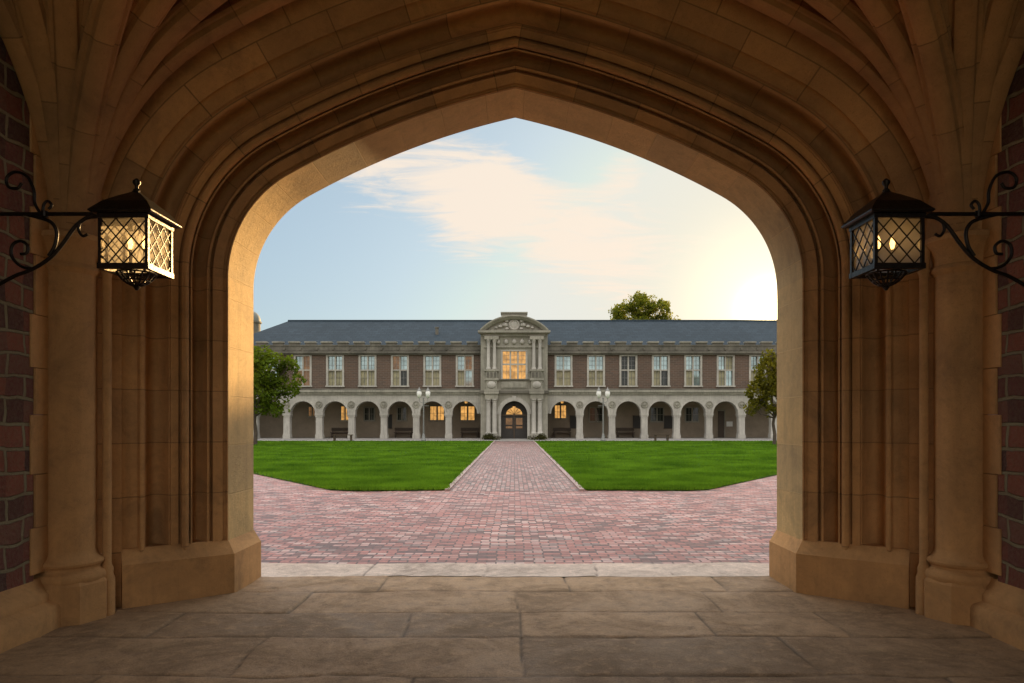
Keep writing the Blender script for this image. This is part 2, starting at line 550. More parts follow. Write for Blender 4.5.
class MB:
    def __init__(self):
        self.v, self.f, self.uv, self.sl = [], [], {}, []

    def add(self, vs, fs):
        n = len(self.v)
        self.v += [tuple(p) for p in vs]
        self.f += [tuple(i + n for i in q) for q in fs]
        return n

    def box(self, x0, x1, y0, y1, z0, z1, c=0.0):
        if c:      # chamfered along every edge of the top and the uprights
            a = [(x0, y0), (x1, y0), (x1, y1), (x0, y1)]
            b = [(x0 + c, y0), (x1 - c, y0), (x1, y0 + c), (x1, y1 - c), (x1 - c, y1), (x0 + c, y1), (x0, y1 - c), (x0, y0 + c)]
            cx, cyy = (x0 + x1) / 2, (y0 + y1) / 2
            ins = [(px - math.copysign(min(c, abs(px - cx)), px - cx), py - math.copysign(min(c, abs(py - cyy)), py - cyy)) for px, py in b]
            self.loft([[(px, py, z0) for px, py in b], [(px, py, z1 - c) for px, py in b], [(px, py, z1) for px, py in ins]], cap=True)
            return
        vs = [(x, y, z) for z in (z0, z1) for y in (y0, y1) for x in (x0, x1)]
        self.add(vs, [(0, 2, 3, 1), (4, 5, 7, 6), (0, 1, 5, 4), (2, 6, 7, 3), (0, 4, 6, 2), (1, 3, 7, 5)])

    def loft(self, rings, cap=False, closed=True):
        n = len(rings[0])
        vs = [p for r in rings for p in r]
        fs = []
        for i in range(len(rings) - 1):
            for j in range(n if closed else n - 1):
                k = (j + 1) % n
                fs.append((i * n + j, i * n + k, (i + 1) * n + k, (i + 1) * n + j))
        if cap:
            fs.append(tuple(range(n))[::-1])
            fs.append(tuple((len(rings) - 1) * n + j for j in range(n)))
        self.add(vs, fs)

    def lathe(self, prof, cx, cy, n=20, cap=True):
        self.loft([[(cx + r * math.cos(2 * math.pi * j / n), cy + r * math.sin(2 * math.pi * j / n), z) for j in range(n)] for r, z in prof], cap=cap)

    def tube(self, pts, r, n=8, taper=None):
        pts = [Vector(p) for p in pts]
        rings = []
        up = None
        for i, p in enumerate(pts):
            t = (pts[min(i + 1, len(pts) - 1)] - pts[max(i - 1, 0)])
            if t.length < 1e-9:
                t = Vector((0, 0, 1))
            t.normalize()
            if up is None:
                a = Vector((0, 1, 0)) if abs(t.y) < .9 else Vector((1, 0, 0))
                up = (a - t * a.dot(t)).normalized()
            else:
                up = (up - t * up.dot(t)).normalized()
            s = t.cross(up)
            rr = r if taper is None else r + (taper - r) * i / (len(pts) - 1)
            rings.append([p + (up * math.cos(2 * math.pi * j / n) + s * math.sin(2 * math.pi * j / n)) * rr for j in range(n)])
        self.loft(rings, cap=True)

    def prism(self, poly, y0, y1):
        """outline of (x, z) points drawn out along Y"""
        self.loft([[(x, y0, z) for x, z in poly], [(x, y1, z) for x, z in poly]], cap=True)

    def quads_uv(self, grid, uvs):
        """grid[i][j] points, uvs[i][j]"""
        n = len(grid[0])
        base = self.add([p for r in grid for p in r], [])
        for i in range(len(grid) - 1):
            for j in range(n - 1):
                q = (base + i * n + j, base + i * n + j + 1, base + (i + 1) * n + j + 1, base + (i + 1) * n + j)
                self.uv[len(self.f)] = (uvs[i][j], uvs[i][j + 1], uvs[i + 1][j + 1], uvs[i + 1][j])
                self.f.append(q)

    def build(self, name, mat, parent=None, smooth=None, weld=False):
        me = bpy.data.meshes.new(name)
        off = origin_of(parent) if parent else Vector((0, 0, 0))
        me.from_pydata([(p[0] - off.x, p[1] - off.y, p[2] - off.z) for p in self.v], [], self.f)
        if self.uv:
            lay = me.uv_layers.new(name='UVMap')
            for fi, uvs in self.uv.items():
                pl = me.polygons[fi]
                for li, uvc in zip(pl.loop_indices, uvs):
                    lay.data[li].uv = uvc
        if not self.uv:
            bm = bmesh.new(); bm.from_mesh(me)
            if weld:
                bmesh.ops.remove_doubles(bm, verts=bm.verts, dist=1e-4)
            bmesh.ops.recalc_face_normals(bm, faces=bm.faces)
            bm.to_mesh(me); bm.free()
        if smooth is not None:
            me.shade_smooth()
            me.set_sharp_from_angle(angle=R(smooth))
        me.materials.append(M[mat])
        o = bpy.data.objects.new(name, me)
        COL.objects.link(o)
        if parent:
            o.parent = parent
        return o


def tag(o, label=None, cat=None, group=None, kind=None):
    for k, v in (('label', label), ('category', cat), ('group', group), ('kind', kind)):
        if v:
            o[k] = v
    return o


def thing(name, loc, label, cat, group=None):
    o = bpy.data.objects.new(name, None)
    COL.objects.link(o)
    o.location = loc
    o.empty_display_size = .2
    return tag(o, label, cat, group)


def copy_tree(o, parent=None):
    c = o.copy()
    COL.objects.link(c)
    if parent:
        c.parent = parent
    for ch in list(o.children):
        copy_tree(ch, c)
    return c


# ------------------------------------------------------------------ ground
def sheet(name, poly, z, mat, label, cat, th=0.0):
    mb = MB()
    if th:
        mb.loft([[(x, y, z - th) for x, y in poly], [(x, y, z) for x, y in poly]], cap=True)
    else:
        mb.add([(x, y, z) for x, y in poly], [tuple(range(len(poly)))])
    o = mb.build(name, mat)
    return tag(o, label, cat, kind='structure')


sheet('ground', [(-1500, -1500), (1500, -1500), (1500, 1500), (-1500, 1500)], -.06, 'ground', 'plain ground reaching to the horizon all around', 'ground')
sheet('plaza', [(-45, 7.68), (45, 7.68), (45, 54.6), (-45, 54.6)], -.02, 'plaza', 'wide plaza of weathered red paving brick in front of the arch', 'plaza')
sheet('path', [(-1.50, 15.72), (1.54, 15.72), (1.50, 54.2), (-1.50, 54.2)], -.016, 'path', 'straight pink brick path running to the hall door', 'path')
sheet('terrace', [(-45, 54.2), (45, 54.2), (45, 57.2), (-45, 57.2)], .05, 'terrace', 'pale paved terrace along the foot of the hall', 'terrace', .1)


def lawn(side):
    s = side
    if s < 0:
        poly = [(-1.62, 15.9), (-3.6, 15.72), (-4.3, 15.95), (-8.05, 21.0), (-22, 40.5), (-34, 50), (-34, 53.6), (-1.62, 53.6)]
    else:
        poly = [(1.66, 15.9), (4.0, 15.8), (4.5, 15.95), (8.05, 20.7), (22, 40), (34, 50), (34, 53.6), (1.62, 53.6)]
    w = 'left' if s < 0 else 'right'
    mb = MB()
    mb.loft([[(x, y, -.018) for x, y in poly], [(x, y, .02) for x, y in poly]], cap=True)
    o = mb.build('lawn', 'lawn')
    tag(o, f'bright green mown lawn on the {w} of the brick path', 'lawn', kind='structure')
    # real blades on the part nearest to the gateway
    P = np.array(poly)
    n = 130000
    y = 15.7 + (rng.random(n) ** 2.0) * 38
    x = s * (1.6 + rng.random(n) * (4.5 + (y - 15.7) * .62))
    inside = np.zeros(n, bool)
    j = len(P) - 1
    for i in range(len(P)):
        c = ((P[i, 1] > y) != (P[j, 1] > y)) & (x < (P[j, 0] - P[i, 0]) * (y - P[i, 1]) / (P[j, 1] - P[i, 1] + 1e-12) + P[i, 0])
        inside ^= c
        j = i
    x, y = x[inside], y[inside]
    n = len(x)
    x = x + (rng.normal(size=n)) * .05
    y = y + (rng.normal(size=n)) * .09
    a = rng.random(n) * 2 * math.pi
    h = .03 + .065 * rng.random(n) ** 1.6
    wd = (.010 + .010 * rng.random(n)) * (1 + np.clip(y - 18, 0, 40) * .07)
    lean = (rng.random((n, 2)) - .5) * .06
    V = np.empty((n, 3, 3))
    V[:, 0] = np.stack([x - np.cos(a) * wd, y - np.sin(a) * wd, np.full(n, .018)], 1)
    V[:, 1] = np.stack([x + np.cos(a) * wd, y + np.sin(a) * wd, np.full(n, .018)], 1)
    V[:, 2] = np.stack([x + lean[:, 0], y + lean[:, 1], .018 + h], 1)
    me = bpy.data.meshes.new('grass')
    me.vertices.add(n * 3); me.loops.add(n * 3); me.polygons.add(n)
    me.vertices.foreach_set('co', V.reshape(-1))
    me.loops.foreach_set('vertex_index', np.arange(n * 3, dtype=np.int32))
    me.polygons.foreach_set('loop_start', np.arange(0, n * 3, 3, dtype=np.int32))
    me.update(calc_edges=True)
    me.materials.append(M['blade'])
    g = bpy.data.objects.new('grass', me)
    COL.objects.link(g)
    tag(g, f'short grass blades growing over the {w} lawn', 'grass', kind='stuff')


lawn(-1)
lawn(1)
for s in (-1, 1):
    x0, x1 = (1.50, 1.61) if s > 0 else (-1.61, -1.50)
    mb = MB(); mb.box(x0, x1, 15.75, 54.2, -.03, .03)
    w = 'left' if s < 0 else 'right'
    tag(mb.build('kerb', 'edging'), f'thin pale brick kerb between the path and the {w} lawn', 'kerb', kind='structure')


# flagstone floor modelled slab by slab
def smooth_noise(x, y, sc, seed):
    r = np.random.default_rng(seed)
    G = r.random((64, 64))
    u, v = x * sc + 100, y * sc + 100
    i, j = np.floor(u).astype(int), np.floor(v).astype(int)
    fu, fv = u - i, v - j
    fu, fv = fu * fu * (3 - 2 * fu), fv * fv * (3 - 2 * fv)
    g = lambda a, b: G[a % 64, b % 64]
    return (g(i, j) * (1 - fu) + g(i + 1, j) * fu) * (1 - fv) + (g(i, j + 1) * (1 - fu) + g(i + 1, j + 1) * fu) * fv


def slab_floor(name, x0, x1, rows, joints, res, mat, label, cat, top=0.0, wear=.010, gap=.009):
    xs = np.arange(x0, x1 + res / 2, res)
    ys = np.arange(rows[0], rows[-1] + res / 2, res)
    X, Y = np.meshgrid(xs, ys)
    wx = X + (smooth_noise(X, Y, 2.3, 3) - .5) * .05
    wy = Y + (smooth_noise(X, Y, 1.9, 4) - .5) * .05
    ri = np.clip(np.searchsorted(np.array(rows), wy) - 1, 0, len(rows) - 2)
    dy = np.full(X.shape, 9.0)
    for r in rows[1:-1]:
        dy = np.minimum(dy, np.abs(wy - r))
    slab = np.zeros(X.shape); tilt = np.zeros(X.shape); dx = np.full(X.shape, 9.0)
    for r in range(len(rows) - 1):
        m = ri == r
        js = np.array(joints[r])
        k = np.searchsorted(js, wx[m])
        rs = np.random.default_rng(50 + r)
        rv = rs.random(len(js) + 2)
        slab[m] = rv[k]
        cx = np.concatenate([[x0], js, [x1]])
        mid = (cx[k] + cx[k + 1]) / 2
        ta = (rs.random(len(js) + 2) - .5) * .008
        tb = (rs.random(len(js) + 2) - .5) * .016
        tilt[m] = ta[k] * (wx[m] - mid) + tb[k] * (wy[m] - (rows[r] + rows[r + 1]) / 2) + (rs.random(len(js) + 2) - .5)[k] * .006
        if len(js):
            dx[m] = np.min(np.abs(wx[m][:, None] - js[None, :]), 1)
    d = np.minimum(dx, dy)
    j = np.exp(-(d / gap) ** 2)
    edge = np.exp(-(d / (gap * 3.5)) ** 2)
    Z = top + tilt + (smooth_noise(X, Y, 1.3, 8) - .5) * wear * 1.3 + (smooth_noise(X, Y, 5, 9) - .5) * wear * .8 + (smooth_noise(X, Y, 14, 10) - .5) * wear * .35
    Z -= j * .010 + edge * .0022
    n, m = X.shape
    idx = np.arange(n * m).reshape(n, m)
    F = np.stack([idx[:-1, :-1], idx[:-1, 1:], idx[1:, 1:], idx[1:, :-1]], -1).reshape(-1, 4)
    me = bpy.data.meshes.new(name)
    me.vertices.add(n * m); me.loops.add(F.size); me.polygons.add(len(F))
    me.vertices.foreach_set('co', np.stack([X, Y, Z], -1).reshape(-1))
    me.loops.foreach_set('vertex_index', F.reshape(-1).astype(np.int32))
    me.polygons.foreach_set('loop_start', np.arange(0, F.size, 4, dtype=np.int32))
    me.update(calc_edges=True)
    for nm, arr in (('slab', slab), ('joint', j * .8)):
        a = me.attributes.new(nm, 'FLOAT', 'POINT')
        a.data.foreach_set('value', arr.reshape(-1).astype(np.float32))
    me.shade_smooth()
    me.materials.append(M[mat])
    o = bpy.data.objects.new(name, me)
    COL.objects.link(o)
    return tag(o, label, cat, kind='structure')


rows = [-3.6, -2.7, -1.8, -.9, 0.0, .9, 1.8, 2.7, 3.5, 4.3, 5.06, 5.72, 6.42, 7.02]
jn = []
for r in range(len(rows) - 1):
    a = random.uniform(-3.4, -2.2)
    l = []
    while a < 3.6:
        l.append(a); a += random.uniform(1.2, 2.1)
    jn.append(l)
jn[8] = [-2.6, -.62, .95, 2.7]
jn[9] = [-1.83, .03, 1.95]
jn[10] = [-2.75, -.85, .03, 1.5, 2.5]
jn[11] = [-1.9, .03, 1.75]
jn[12] = [-1.3, .5, 2.0]
slab_floor('floor', -3.72, 3.72, rows, jn, .02, 'flag', 'worn brown flagstone floor of the vaulted passage', 'floor')
slab_floor('threshold', -3.2, 3.2, [7.03, 7.68], [[-1.58, -.32, .85, 1.65]], .025, 'threshold', 'pale worn threshold slabs between the passage and the brick plaza', 'threshold', top=.0, gap=.008, wear=.012)

# ------------------------------------------------------------------ the gateway
H, R1, TH, R2, ZS = 2.69, 1.11, R(61), 8.0, 2.94
C1X = H - R1
C2X, C2Z = C1X - (R2 - R1) * math.cos(TH), -(R2 - R1) * math.sin(TH)


def arch_pts(o, n1=22, n2=26):
    """one half of the four-centred curve, offset o outward: (x, z) from springing to apex, with reference length"""
    out = []
    for i in range(n1 + 1):
        a = TH * i / n1
        out.append((C1X + (R1 + o) * math.cos(a), ZS + (R1 + o) * math.sin(a), (R1 + .4) * a))
    e = math.acos(-C2X / (R2 + o))
    for i in range(1, n2 + 1):
        a = TH + (e - TH) * i / n2
        out.append((C2X + (R2 + o) * math.cos(a), ZS + C2Z + (R2 + o) * math.sin(a), (R1 + .4) * TH + (R2 + .4) * (a - TH)))
    return out


def arch_only(mb, prof, sgn):
    vlen = 0
    grid, uvs = [], []
    for k, (o, d) in enumerate(prof):
        if k:
            vlen += math.hypot(o - prof[k - 1][0], d - prof[k - 1][1])
        pts = arch_pts(o)
        grid.append([(sgn * x, d, z) for x, z, u in pts])
        uvs.append([(u + (0 if sgn > 0 else .21), vlen) for x, z, u in pts])
    mb.quads_uv(grid, uvs)


def jamb_only(mb, prof, sgn, z0=.40, uoff=0):
    vlen = 0
    grid, uvs = [], []
    zs = np.linspace(z0, ZS, 6)
    for k, (o, d) in enumerate(prof):
        if k:
            vlen += math.hypot(o - prof[k - 1][0], d - prof[k - 1][1])
        grid.append([(sgn * (H + o), d, z) for z in zs])
        uvs.append([(z - ZS + 40 * .62 + uoff, vlen + .01) for z in zs])
    mb.quads_uv(grid, uvs)


P0, P1 = Vector((0.0, 6.40)), Vector((.83, 5.80))
TD = (P1 - P0)
TL = TD.length
TD = TD / TL
NDIR = Vector((-TD.y, TD.x)) * -1       # towards the viewer
if NDIR.y > 0:
    NDIR = -NDIR


def pf(f, n):
    p = P0 + TD * (f * TL) + NDIR * n
    return (p.x, p.y)


def hollow(f0, f1, depth, k=8):
    return [pf(f0 + (f1 - f0) * i / k, -depth * math.sin(math.pi * i / k) ** .7) for i in range(1, k)]


def roll(f0, f1, h, k=7):
    return [pf(f0 + (f1 - f0) * i / k, h * math.sin(math.pi * i / k) ** .6) for i in range(1, k)]


PROF = [pf(0, 0), pf(.012, .004), pf(.02, -.02), pf(.04, -.022), pf(.045, .0), pf(.13, .0), pf(.135, -.07), pf(.155, -.07), pf(.16, -.005), pf(.18, -.005)]
PROF += [pf(.18, -.03)] + hollow(.18, .30, .16) + [pf(.30, -.035), pf(.302, .0), pf(.315, .002), pf(.317, -.04)]
PROF += roll(.325, .40, .03) + [pf(.405, -.05), pf(.413, -.05), pf(.415, -.002), pf(.475, .0), pf(.48, -.02), pf(.49, -.02)]
PROF += hollow(.49, .675, .17, 10) + [pf(.675, -.02), pf(.68, .004)] + roll(.685, .725, .02, 5) + [pf(.73, -.03), pf(.738, -.035)]
PROF += [pf(.80, -.05), pf(.845, -.03), pf(.85, .0), pf(.93, .0), pf(1.0, .0)]
TAIL_J = [(.90, 5.74), (1.03, 5.50)]
TAIL_A = [(.92, 5.76), (1.10, 5.60), (1.25, 5.56), (1.6, 5.56)]

gate = thing('gateway_arch', (0, 6.4, 0), 'sandstone four-centred arch with deep moulded jambs framing the courtyard', 'archway')
for s in (-1, 1):
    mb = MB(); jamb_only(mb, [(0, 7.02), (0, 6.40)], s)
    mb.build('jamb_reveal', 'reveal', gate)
    mb = MB(); jamb_only(mb, PROF + TAIL_J, s, -.04)
    mb.build('moulded_jamb', 'jamb', gate, smooth=38)
mb = MB()
for s in (-1, 1):
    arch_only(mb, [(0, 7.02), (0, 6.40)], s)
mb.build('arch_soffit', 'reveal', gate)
mb = MB()
for s in (-1, 1):
    arch_only(mb, PROF + TAIL_A, s)
mb.build('archivolt', 'arch', gate, smooth=38)
# plinths
for s in (-1, 1):
    out_o = .73
    q = P0 + TD * (.86 * TL)

    def ring(e, z):
        a = (H - e, 7.03)
        # corner: meet of the reveal line and the splay line, both pushed out by e
        n = NDIR
        # splay line p = P0 + n*e + t*TD ; x = -e
        t = (-e - (P0.x + n.x * e)) / TD.x
        c = P0 + n * e + TD * t
        d = P0 + n * e + TD * (.855 * TL)
        b = P0 + n * -.2 + TD * (.855 * TL)
        pts = [a, (H + c.x, c.y), (H + d.x, d.y), (H + b.x, b.y), (H + .6, 7.03)]
        return [(s * x, y, z) for x, y in pts]
    mb = MB()
    mb.loft([ring(.075, -.03), ring(.075, .365), ring(.066, .375), ring(.006, .475), ring(-.01, .49)], cap=True)
    mb.build('plinth', 'carved', gate, smooth=20)
# wall of the gatehouse on the courtyard side, with the opening left in it
mb = MB()
lo = [(H + .05, -.05)] + [(H + .05, z) for z in np.linspace(.3, ZS, 5)[:-1]] + [(x, z) for x, z, u in arch_pts(.05)]
for s in (-1, 1):
    n = len(lo)
    g = []
    for yy in (6.99, 6.55):
        g.append([(s * x, yy, z) for x, z in lo])
        g.append([(s * (14 if (x > 2 or z < 4) else 14 * min(1, x / 2.2)), yy, (z if z < ZS else ZS + (z - ZS) * 3.3)) for x, z in lo])
    for a, b in ((0, 1), (2, 3)):
        vs = g[a] + g[b]
        mb.add(vs, [(i, i + 1, n + i + 1, n + i) for i in range(n - 1)])
mb.build('courtyard_face', 'facing', gate)
mb = MB(); mb.box(-4.6, 4.6, -3.6, 6.9, 6.9, 7.3)
mb.build('roof_slab', 'carved', gate)

# side walls with rough granite blocks
for s in (-1, 1):
    w = 'left' if s < 0 else 'right'
    wl = thing('side_wall', (s * 3.7, 1, 0), f'dark red granite block wall on the {w} side of the passage', 'wall')
    mb = MB()
    xs = sorted((s * 3.7, s * 4.5))
    mb.box(xs[0], xs[1], -3.6, 5.24, .30, 6.9)
    mb.build('stone_blocks', 'granite', wl)
    # dressed quoin stones, long and short by turns
    mb = MB()
    z = .42
    k = 0
    while z < 4.6:
        h = .36 + .05 * ((k * 7) % 3)
        yl = 5.25 if k % 2 else 5.20
        xs = sorted((s * (3.7 - .014), s * 4.2))
        mb.box(xs[0], xs[1], yl, 5.5, z + .002, z + h - .004)
        z += h; k += 1
    mb.build('quoin', 'carved', wl)
    mb = MB()
    prof = [(.0, -.03), (.17, -.03), (.17, .15), (.155, .18), (.10, .21), (.10, .25), (.085, .28), (.03, .33), (.0, .38)]
    mb.loft([[(s * (3.705 - a), y, z) for a, z in prof] for y in (-3.6, 5.45)], cap=True)
    mb.build('base_moulding', 'carved', wl, smooth=30)

# corner shafts
CX, CY = 3.62, 5.56
for s in (-1, 1):
    w = 'left' if s < 0 else 'right'
    c = thing('corner_column', (s * CX, CY, 0), f'thick round sandstone shaft in the {w} corner of the passage', 'column')
    mb = MB()
    mb.lathe([(.185, .5), (.185, 2.82)], s * CX, CY, 32, False)
    mb.build('shaft', 'carved', c, smooth=30)
    mb = MB()
    mb.lathe([(.285, -.02), (.285, .30), (.262, .325)], s * CX, CY, 8)
    mb.lathe([(.25, .31), (.262, .335), (.262, .36), (.25, .385), (.228, .395), (.215, .41), (.218, .43), (.238, .445), (.245, .465), (.238, .485), (.21, .50), (.19, .53), (.185, .56)], s * CX, CY, 32)
    mb.build('base', 'carved', c, smooth=30)
    mb = MB()
    mb.lathe([(.185, 2.78), (.20, 2.80), (.212, 2.82), (.205, 2.845), (.19, 2.86), (.192, 2.92), (.21, 2.98), (.245, 3.03), (.26, 3.045), (.26, 3.085), (.23, 3.10)], s * CX, CY, 32)
    mb.build('capital', 'carved', c, smooth=30)
    mb = MB()
    qx, qy = CX - .235, CY + .10
    mb.lathe([(.06, -.02), (.06, .3), (.045, .34), (.05, .38), (.034, .42), (.034, 2.8), (.048, 2.83), (.036, 2.86), (.055, 3.03), (.055, 3.08)], s * qx, qy, 14)
    mb.build('colonette', 'carved', c, smooth=30)

# ribbed vault
OFF = .92
W = H + OFF
YMID = 2.05
vault = thing('ribbed_vault', (0, YMID, 3), 'fan of sandstone ribs and dark webs vaulting the passage', 'vault')
BASE = arch_pts(OFF, 16, 20)


def run(az):
    c, sn = math.cos(az), math.sin(az)
    return min(CX / max(c, 1e-6), (CY - YMID) / max(sn, 1e-6))


SEC = [(-.16, .36), (-.165, .20), (-.155, .185), (-.14, .185), (-.135, .165), (-.105, .135), (-.098, .11), (-.115, .092), (-.118, .07), (-.102, .052), (-.08, .05), (-.072, .035), (-.066, .012), (-.045, .0)]
SEC = SEC + [(-a, b) for a, b in SEC[::-1]]


def rib(mb, s, az, wscale=1.0, ysgn=1):
    Lr = run(az)
    d = Vector((-s * math.cos(az), -ysgn * math.sin(az), 0))
    o = Vector((s * CX, YMID + ysgn * (CY - YMID), 0))
    r0 = .15
    pts = [o + d * (r0 + (Lr - r0) * (1 - x / W)) + Vector((0, 0, z)) for x, z, u in BASE]
    pts = [pts[0] - Vector((0, 0, .05))] + pts
    B = d.cross(Vector((0, 0, 1))).normalized()
    grid, uvs = [], []
    ul = 0
    for i, p in enumerate(pts):
        t = (pts[min(i + 1, len(pts) - 1)] - pts[max(0, i - 1)]).normalized()
        nrm = B.cross(t).normalized()
        if nrm.dot(Vector((0, 0, 1)) - d * 2) < 0:
            nrm = -nrm
        if i:
            ul += (p - pts[i - 1]).length
        grid.append([tuple(p + B * (b * wscale) + nrm * n) for b, n in SEC])
        uvs.append([(ul + az, .3 + b) for b, n in SEC])
    mb.quads_uv(grid, uvs)


AZ = [0, 14, 29, 44, 59, 74, 90]
for s in (-1, 1):
    for a in AZ:
        mb = MB(); rib(mb, s, R(a))
        mb.build('rib', 'rib', vault, smooth=38)
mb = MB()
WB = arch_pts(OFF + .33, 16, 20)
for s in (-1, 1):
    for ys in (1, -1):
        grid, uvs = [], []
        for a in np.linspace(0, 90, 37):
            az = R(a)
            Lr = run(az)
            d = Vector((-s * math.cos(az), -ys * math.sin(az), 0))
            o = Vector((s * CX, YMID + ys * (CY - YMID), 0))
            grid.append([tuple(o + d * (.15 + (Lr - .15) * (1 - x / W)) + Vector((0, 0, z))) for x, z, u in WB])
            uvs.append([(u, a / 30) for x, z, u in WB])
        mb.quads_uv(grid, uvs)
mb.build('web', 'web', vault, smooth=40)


# ------------------------------------------------------------------ wall lanterns
def lantern(s, xoff, label):
    """s = -1 left, +1 right; drawn in the photo's left-hand layout and mirrored"""
    D, WD = 4.60, .315
    k = (D + WD / 2) / 683.0
    cx0 = (122 - 514) * 4.6 / 683 + .0     # centre line of the left lantern's front face
    cxm = abs(cx0) + xoff
    zb, zt = 2.645, 2.985
    root = thing('wall_lantern', (s * 3.7, D + WD / 2, 3.0), label, 'lantern', 'wall lanterns facing each other')
    X = lambda dx: s * (cxm + dx)           # dx > 0 goes to the wall
    h = WD / 2
    yc = D + h

    def bx(mb, a0, a1, y0, y1, z0, z1):
        q = sorted((X(a0), X(a1)))
        mb.box(q[0], q[1], y0, y1, z0, z1)
    fr = MB()
    t = .011
    for sx in (-1, 1):
        for sy in (-1, 1):
            bx(fr, sx * h - t, sx * h + t, yc + sy * h - t, yc + sy * h + t, zb, zt)
    for z0, z1 in ((zb - .02, zb + .018), (zt - .02, zt + .015)):
        for sy in (-1, 1):
            bx(fr, -h - .016, h + .016, yc + sy * h - .016, yc + sy * h + .016, z0 + .001, z1)
        for sx in (-1, 1):
            bx(fr, sx * h - .015, sx * h + .015, yc - h + .016, yc + h - .016, z0, z1 - .001)
    fr.build('frame', 'iron', root)
    # lattice bars and the glass behind, face by face
    for face in range(4):
        mb = MB(); gl = MB()
        nx = 3
        cellw = WD / nx
        zz0, zz1 = zb + .018, zt - .02
        cellh = (zz1 - zz0) / 2.5

        def P(u, z, off):
            if face == 0: return (X(u), yc - h - off, z)
            if face == 1: return (X(u), yc + h + off, z)
            if face == 2: return (X(-h - off), yc + u, z)
            return (X(h + off), yc + u, z)
        sl = cellh / cellw
        for dirn in (-1, 1):
            for i in range(-6, 10):
                # line z = zz0 + sl*(u - u0)*dirn
                u0 = -h + (i + .5) * cellw
                pts = []
                for u in np.linspace(-h, h, 49):
                    z = zz0 + dirn * sl * (u - u0)
                    if zz0 <= z <= zz1:
                        pts.append((u, z))
                if len(pts) > 2:
                    mb.tube([P(pts[0][0], pts[0][1], .002), P(pts[-1][0], pts[-1][1], .002)], .0048, 6)
        mb.build('lattice', 'iron', root)
        gl.add([P(-h + .011, zz0, -.006), P(h - .011, zz0, -.006), P(h - .011, zz1, -.006), P(-h + .011, zz1, -.006)], [(0, 1, 2, 3)])
        gl.build('glass_pane', 'lampglass', root)
    rf = MB()
    e = .212
    sq = lambda a, z: [(X(-a), yc - a, z), (X(a), yc - a, z), (X(a), yc + a, z), (X(-a), yc + a, z)]
    rf.loft([sq(e - .012, zt + .012), sq(e, zt + .020), sq(e, zt + .028), sq(.15, zt + .105), sq(.07, zt + .170), sq(.022, zt + .205), sq(.018, zt + .215)], cap=True)
    rf.build('roof', 'iron', root)
    fi = MB()
    fi.lathe([(.018, zt + .21), (.024, zt + .222), (.012, zt + .235), (.012, zt + .25), (.026, zt + .268), (.026, zt + .285), (.010, zt + .302)], X(0), yc, 12)
    fi.build('finial', 'iron', root, smooth=40)
    # open basket below
    bk = MB()
    for i in range(8):
        a = math.pi * i / 8
        pts = []
        for q in np.linspace(-1, 1, 13):
            rr = .125 * q
            pts.append((X(rr * math.cos(a)), yc + rr * math.sin(a), zb - .02 - .085 * (1 - abs(q) ** 2.2)))
        bk.tube(pts, .006, 6)
    for rr, zz in ((.125, zb - .02), (.085, zb - .07), (.05, zb - .093)):
        bk.tube([(X(rr * math.cos(a)), yc + rr * math.sin(a), zz) for a in np.linspace(0, 2 * math.pi, 21)], .006, 6)
    bk.lathe([(.018, zb - .105), (.022, zb - .115), (.008, zb - .135)], X(0), yc, 10)
    bk.build('basket', 'iron', root)
    for i, (dx, dy) in enumerate(((-.055, .0), (.055, .02))):
        b = MB()
        zc = zt - .155
        b.lathe([(.008, zc - .03), (.013, zc - .012), (.017, zc + .01), (.015, zc + .028), (.009, zc + .045), (.003, zc + .06)], X(dx), yc + dy, 12)
        bo = b.build('bulb', 'bulb', root, smooth=60)
        st = MB(); st.lathe([(.010, zb - .01), (.010, zc - .03)], X(dx), yc + dy, 8)
        st.build('candle_tube', 'iron', root)
    ld = bpy.data.lights.new('bulb_light', 'POINT')
    ld.energy = .05
    ld.color = (1, .50, .16)
    ld.shadow_soft_size = .006
    lo_ = bpy.data.objects.new('bulb_light', ld)
    COL.objects.link(lo_)
    lo_.parent = root
    lo_.location = Vector((X(0), yc, zt - .115)) - root.location

    # bracket, drawn in pixel-sized steps of the left lantern and set in the bracket's own plane
    def Q(px, py):
        return (X((122 - px) * k), yc, 1.6 + (421 - py) * k)

    def curve(pts, r, name, taper=None):
        # Catmull-Rom through the points
        pp = [pts[0]] + pts + [pts[-1]]
        out = []
        for i in range(1, len(pp) - 2):
            a, b, c, d = (np.array(pp[i + q]) for q in (-1, 0, 1, 2))
            for tt in np.linspace(0, 1, 7)[:-1]:
                out.append(.5 * (2 * b + (c - a) * tt + (2 * a - 5 * b + 4 * c - d) * tt ** 2 + (3 * b - a - 3 * c + d) * tt ** 3))
        out.append(np.array(pts[-1]))
        m = MB(); m.tube([Q(*p) for p in out], r, 8, taper)
        return m.build(name, 'iron', root, smooth=50)
    arm = MB()
    arm.tube([Q(-35, 214), Q(98, 214)], .014, 10)
    arm.lathe([(.02, Q(30, 217)[2]), (.02, Q(30, 211)[2])], Q(30, 0)[0], yc, 10)
    arm.build('bracket_arm', 'iron', root, smooth=50)
    curve([(-34, 296), (-18, 286), (0, 276), (16, 270), (34, 259), (47, 245), (61, 226), (74, 217), (87, 215), (95, 222), (95, 230), (90, 233), (86, 230), (87, 226)], .0135, 'scroll')
    curve([(84, 217), (74, 218), (66, 222), (64, 230), (68, 236), (73, 234)], .010, 'scroll')
    curve([(10, 214), (22, 217), (36, 222), (42, 232), (40, 246), (34, 256)], .013, 'scroll')
    curve([(34, 259), (20, 268), (6, 266), (-3, 256), (-2, 245), (6, 241), (13, 246), (12, 253), (6, 254)], .011, 'scroll')
    curve([(28, 214), (29, 205), (33, 201), (37, 205), (34, 209)], .010, 'scroll')
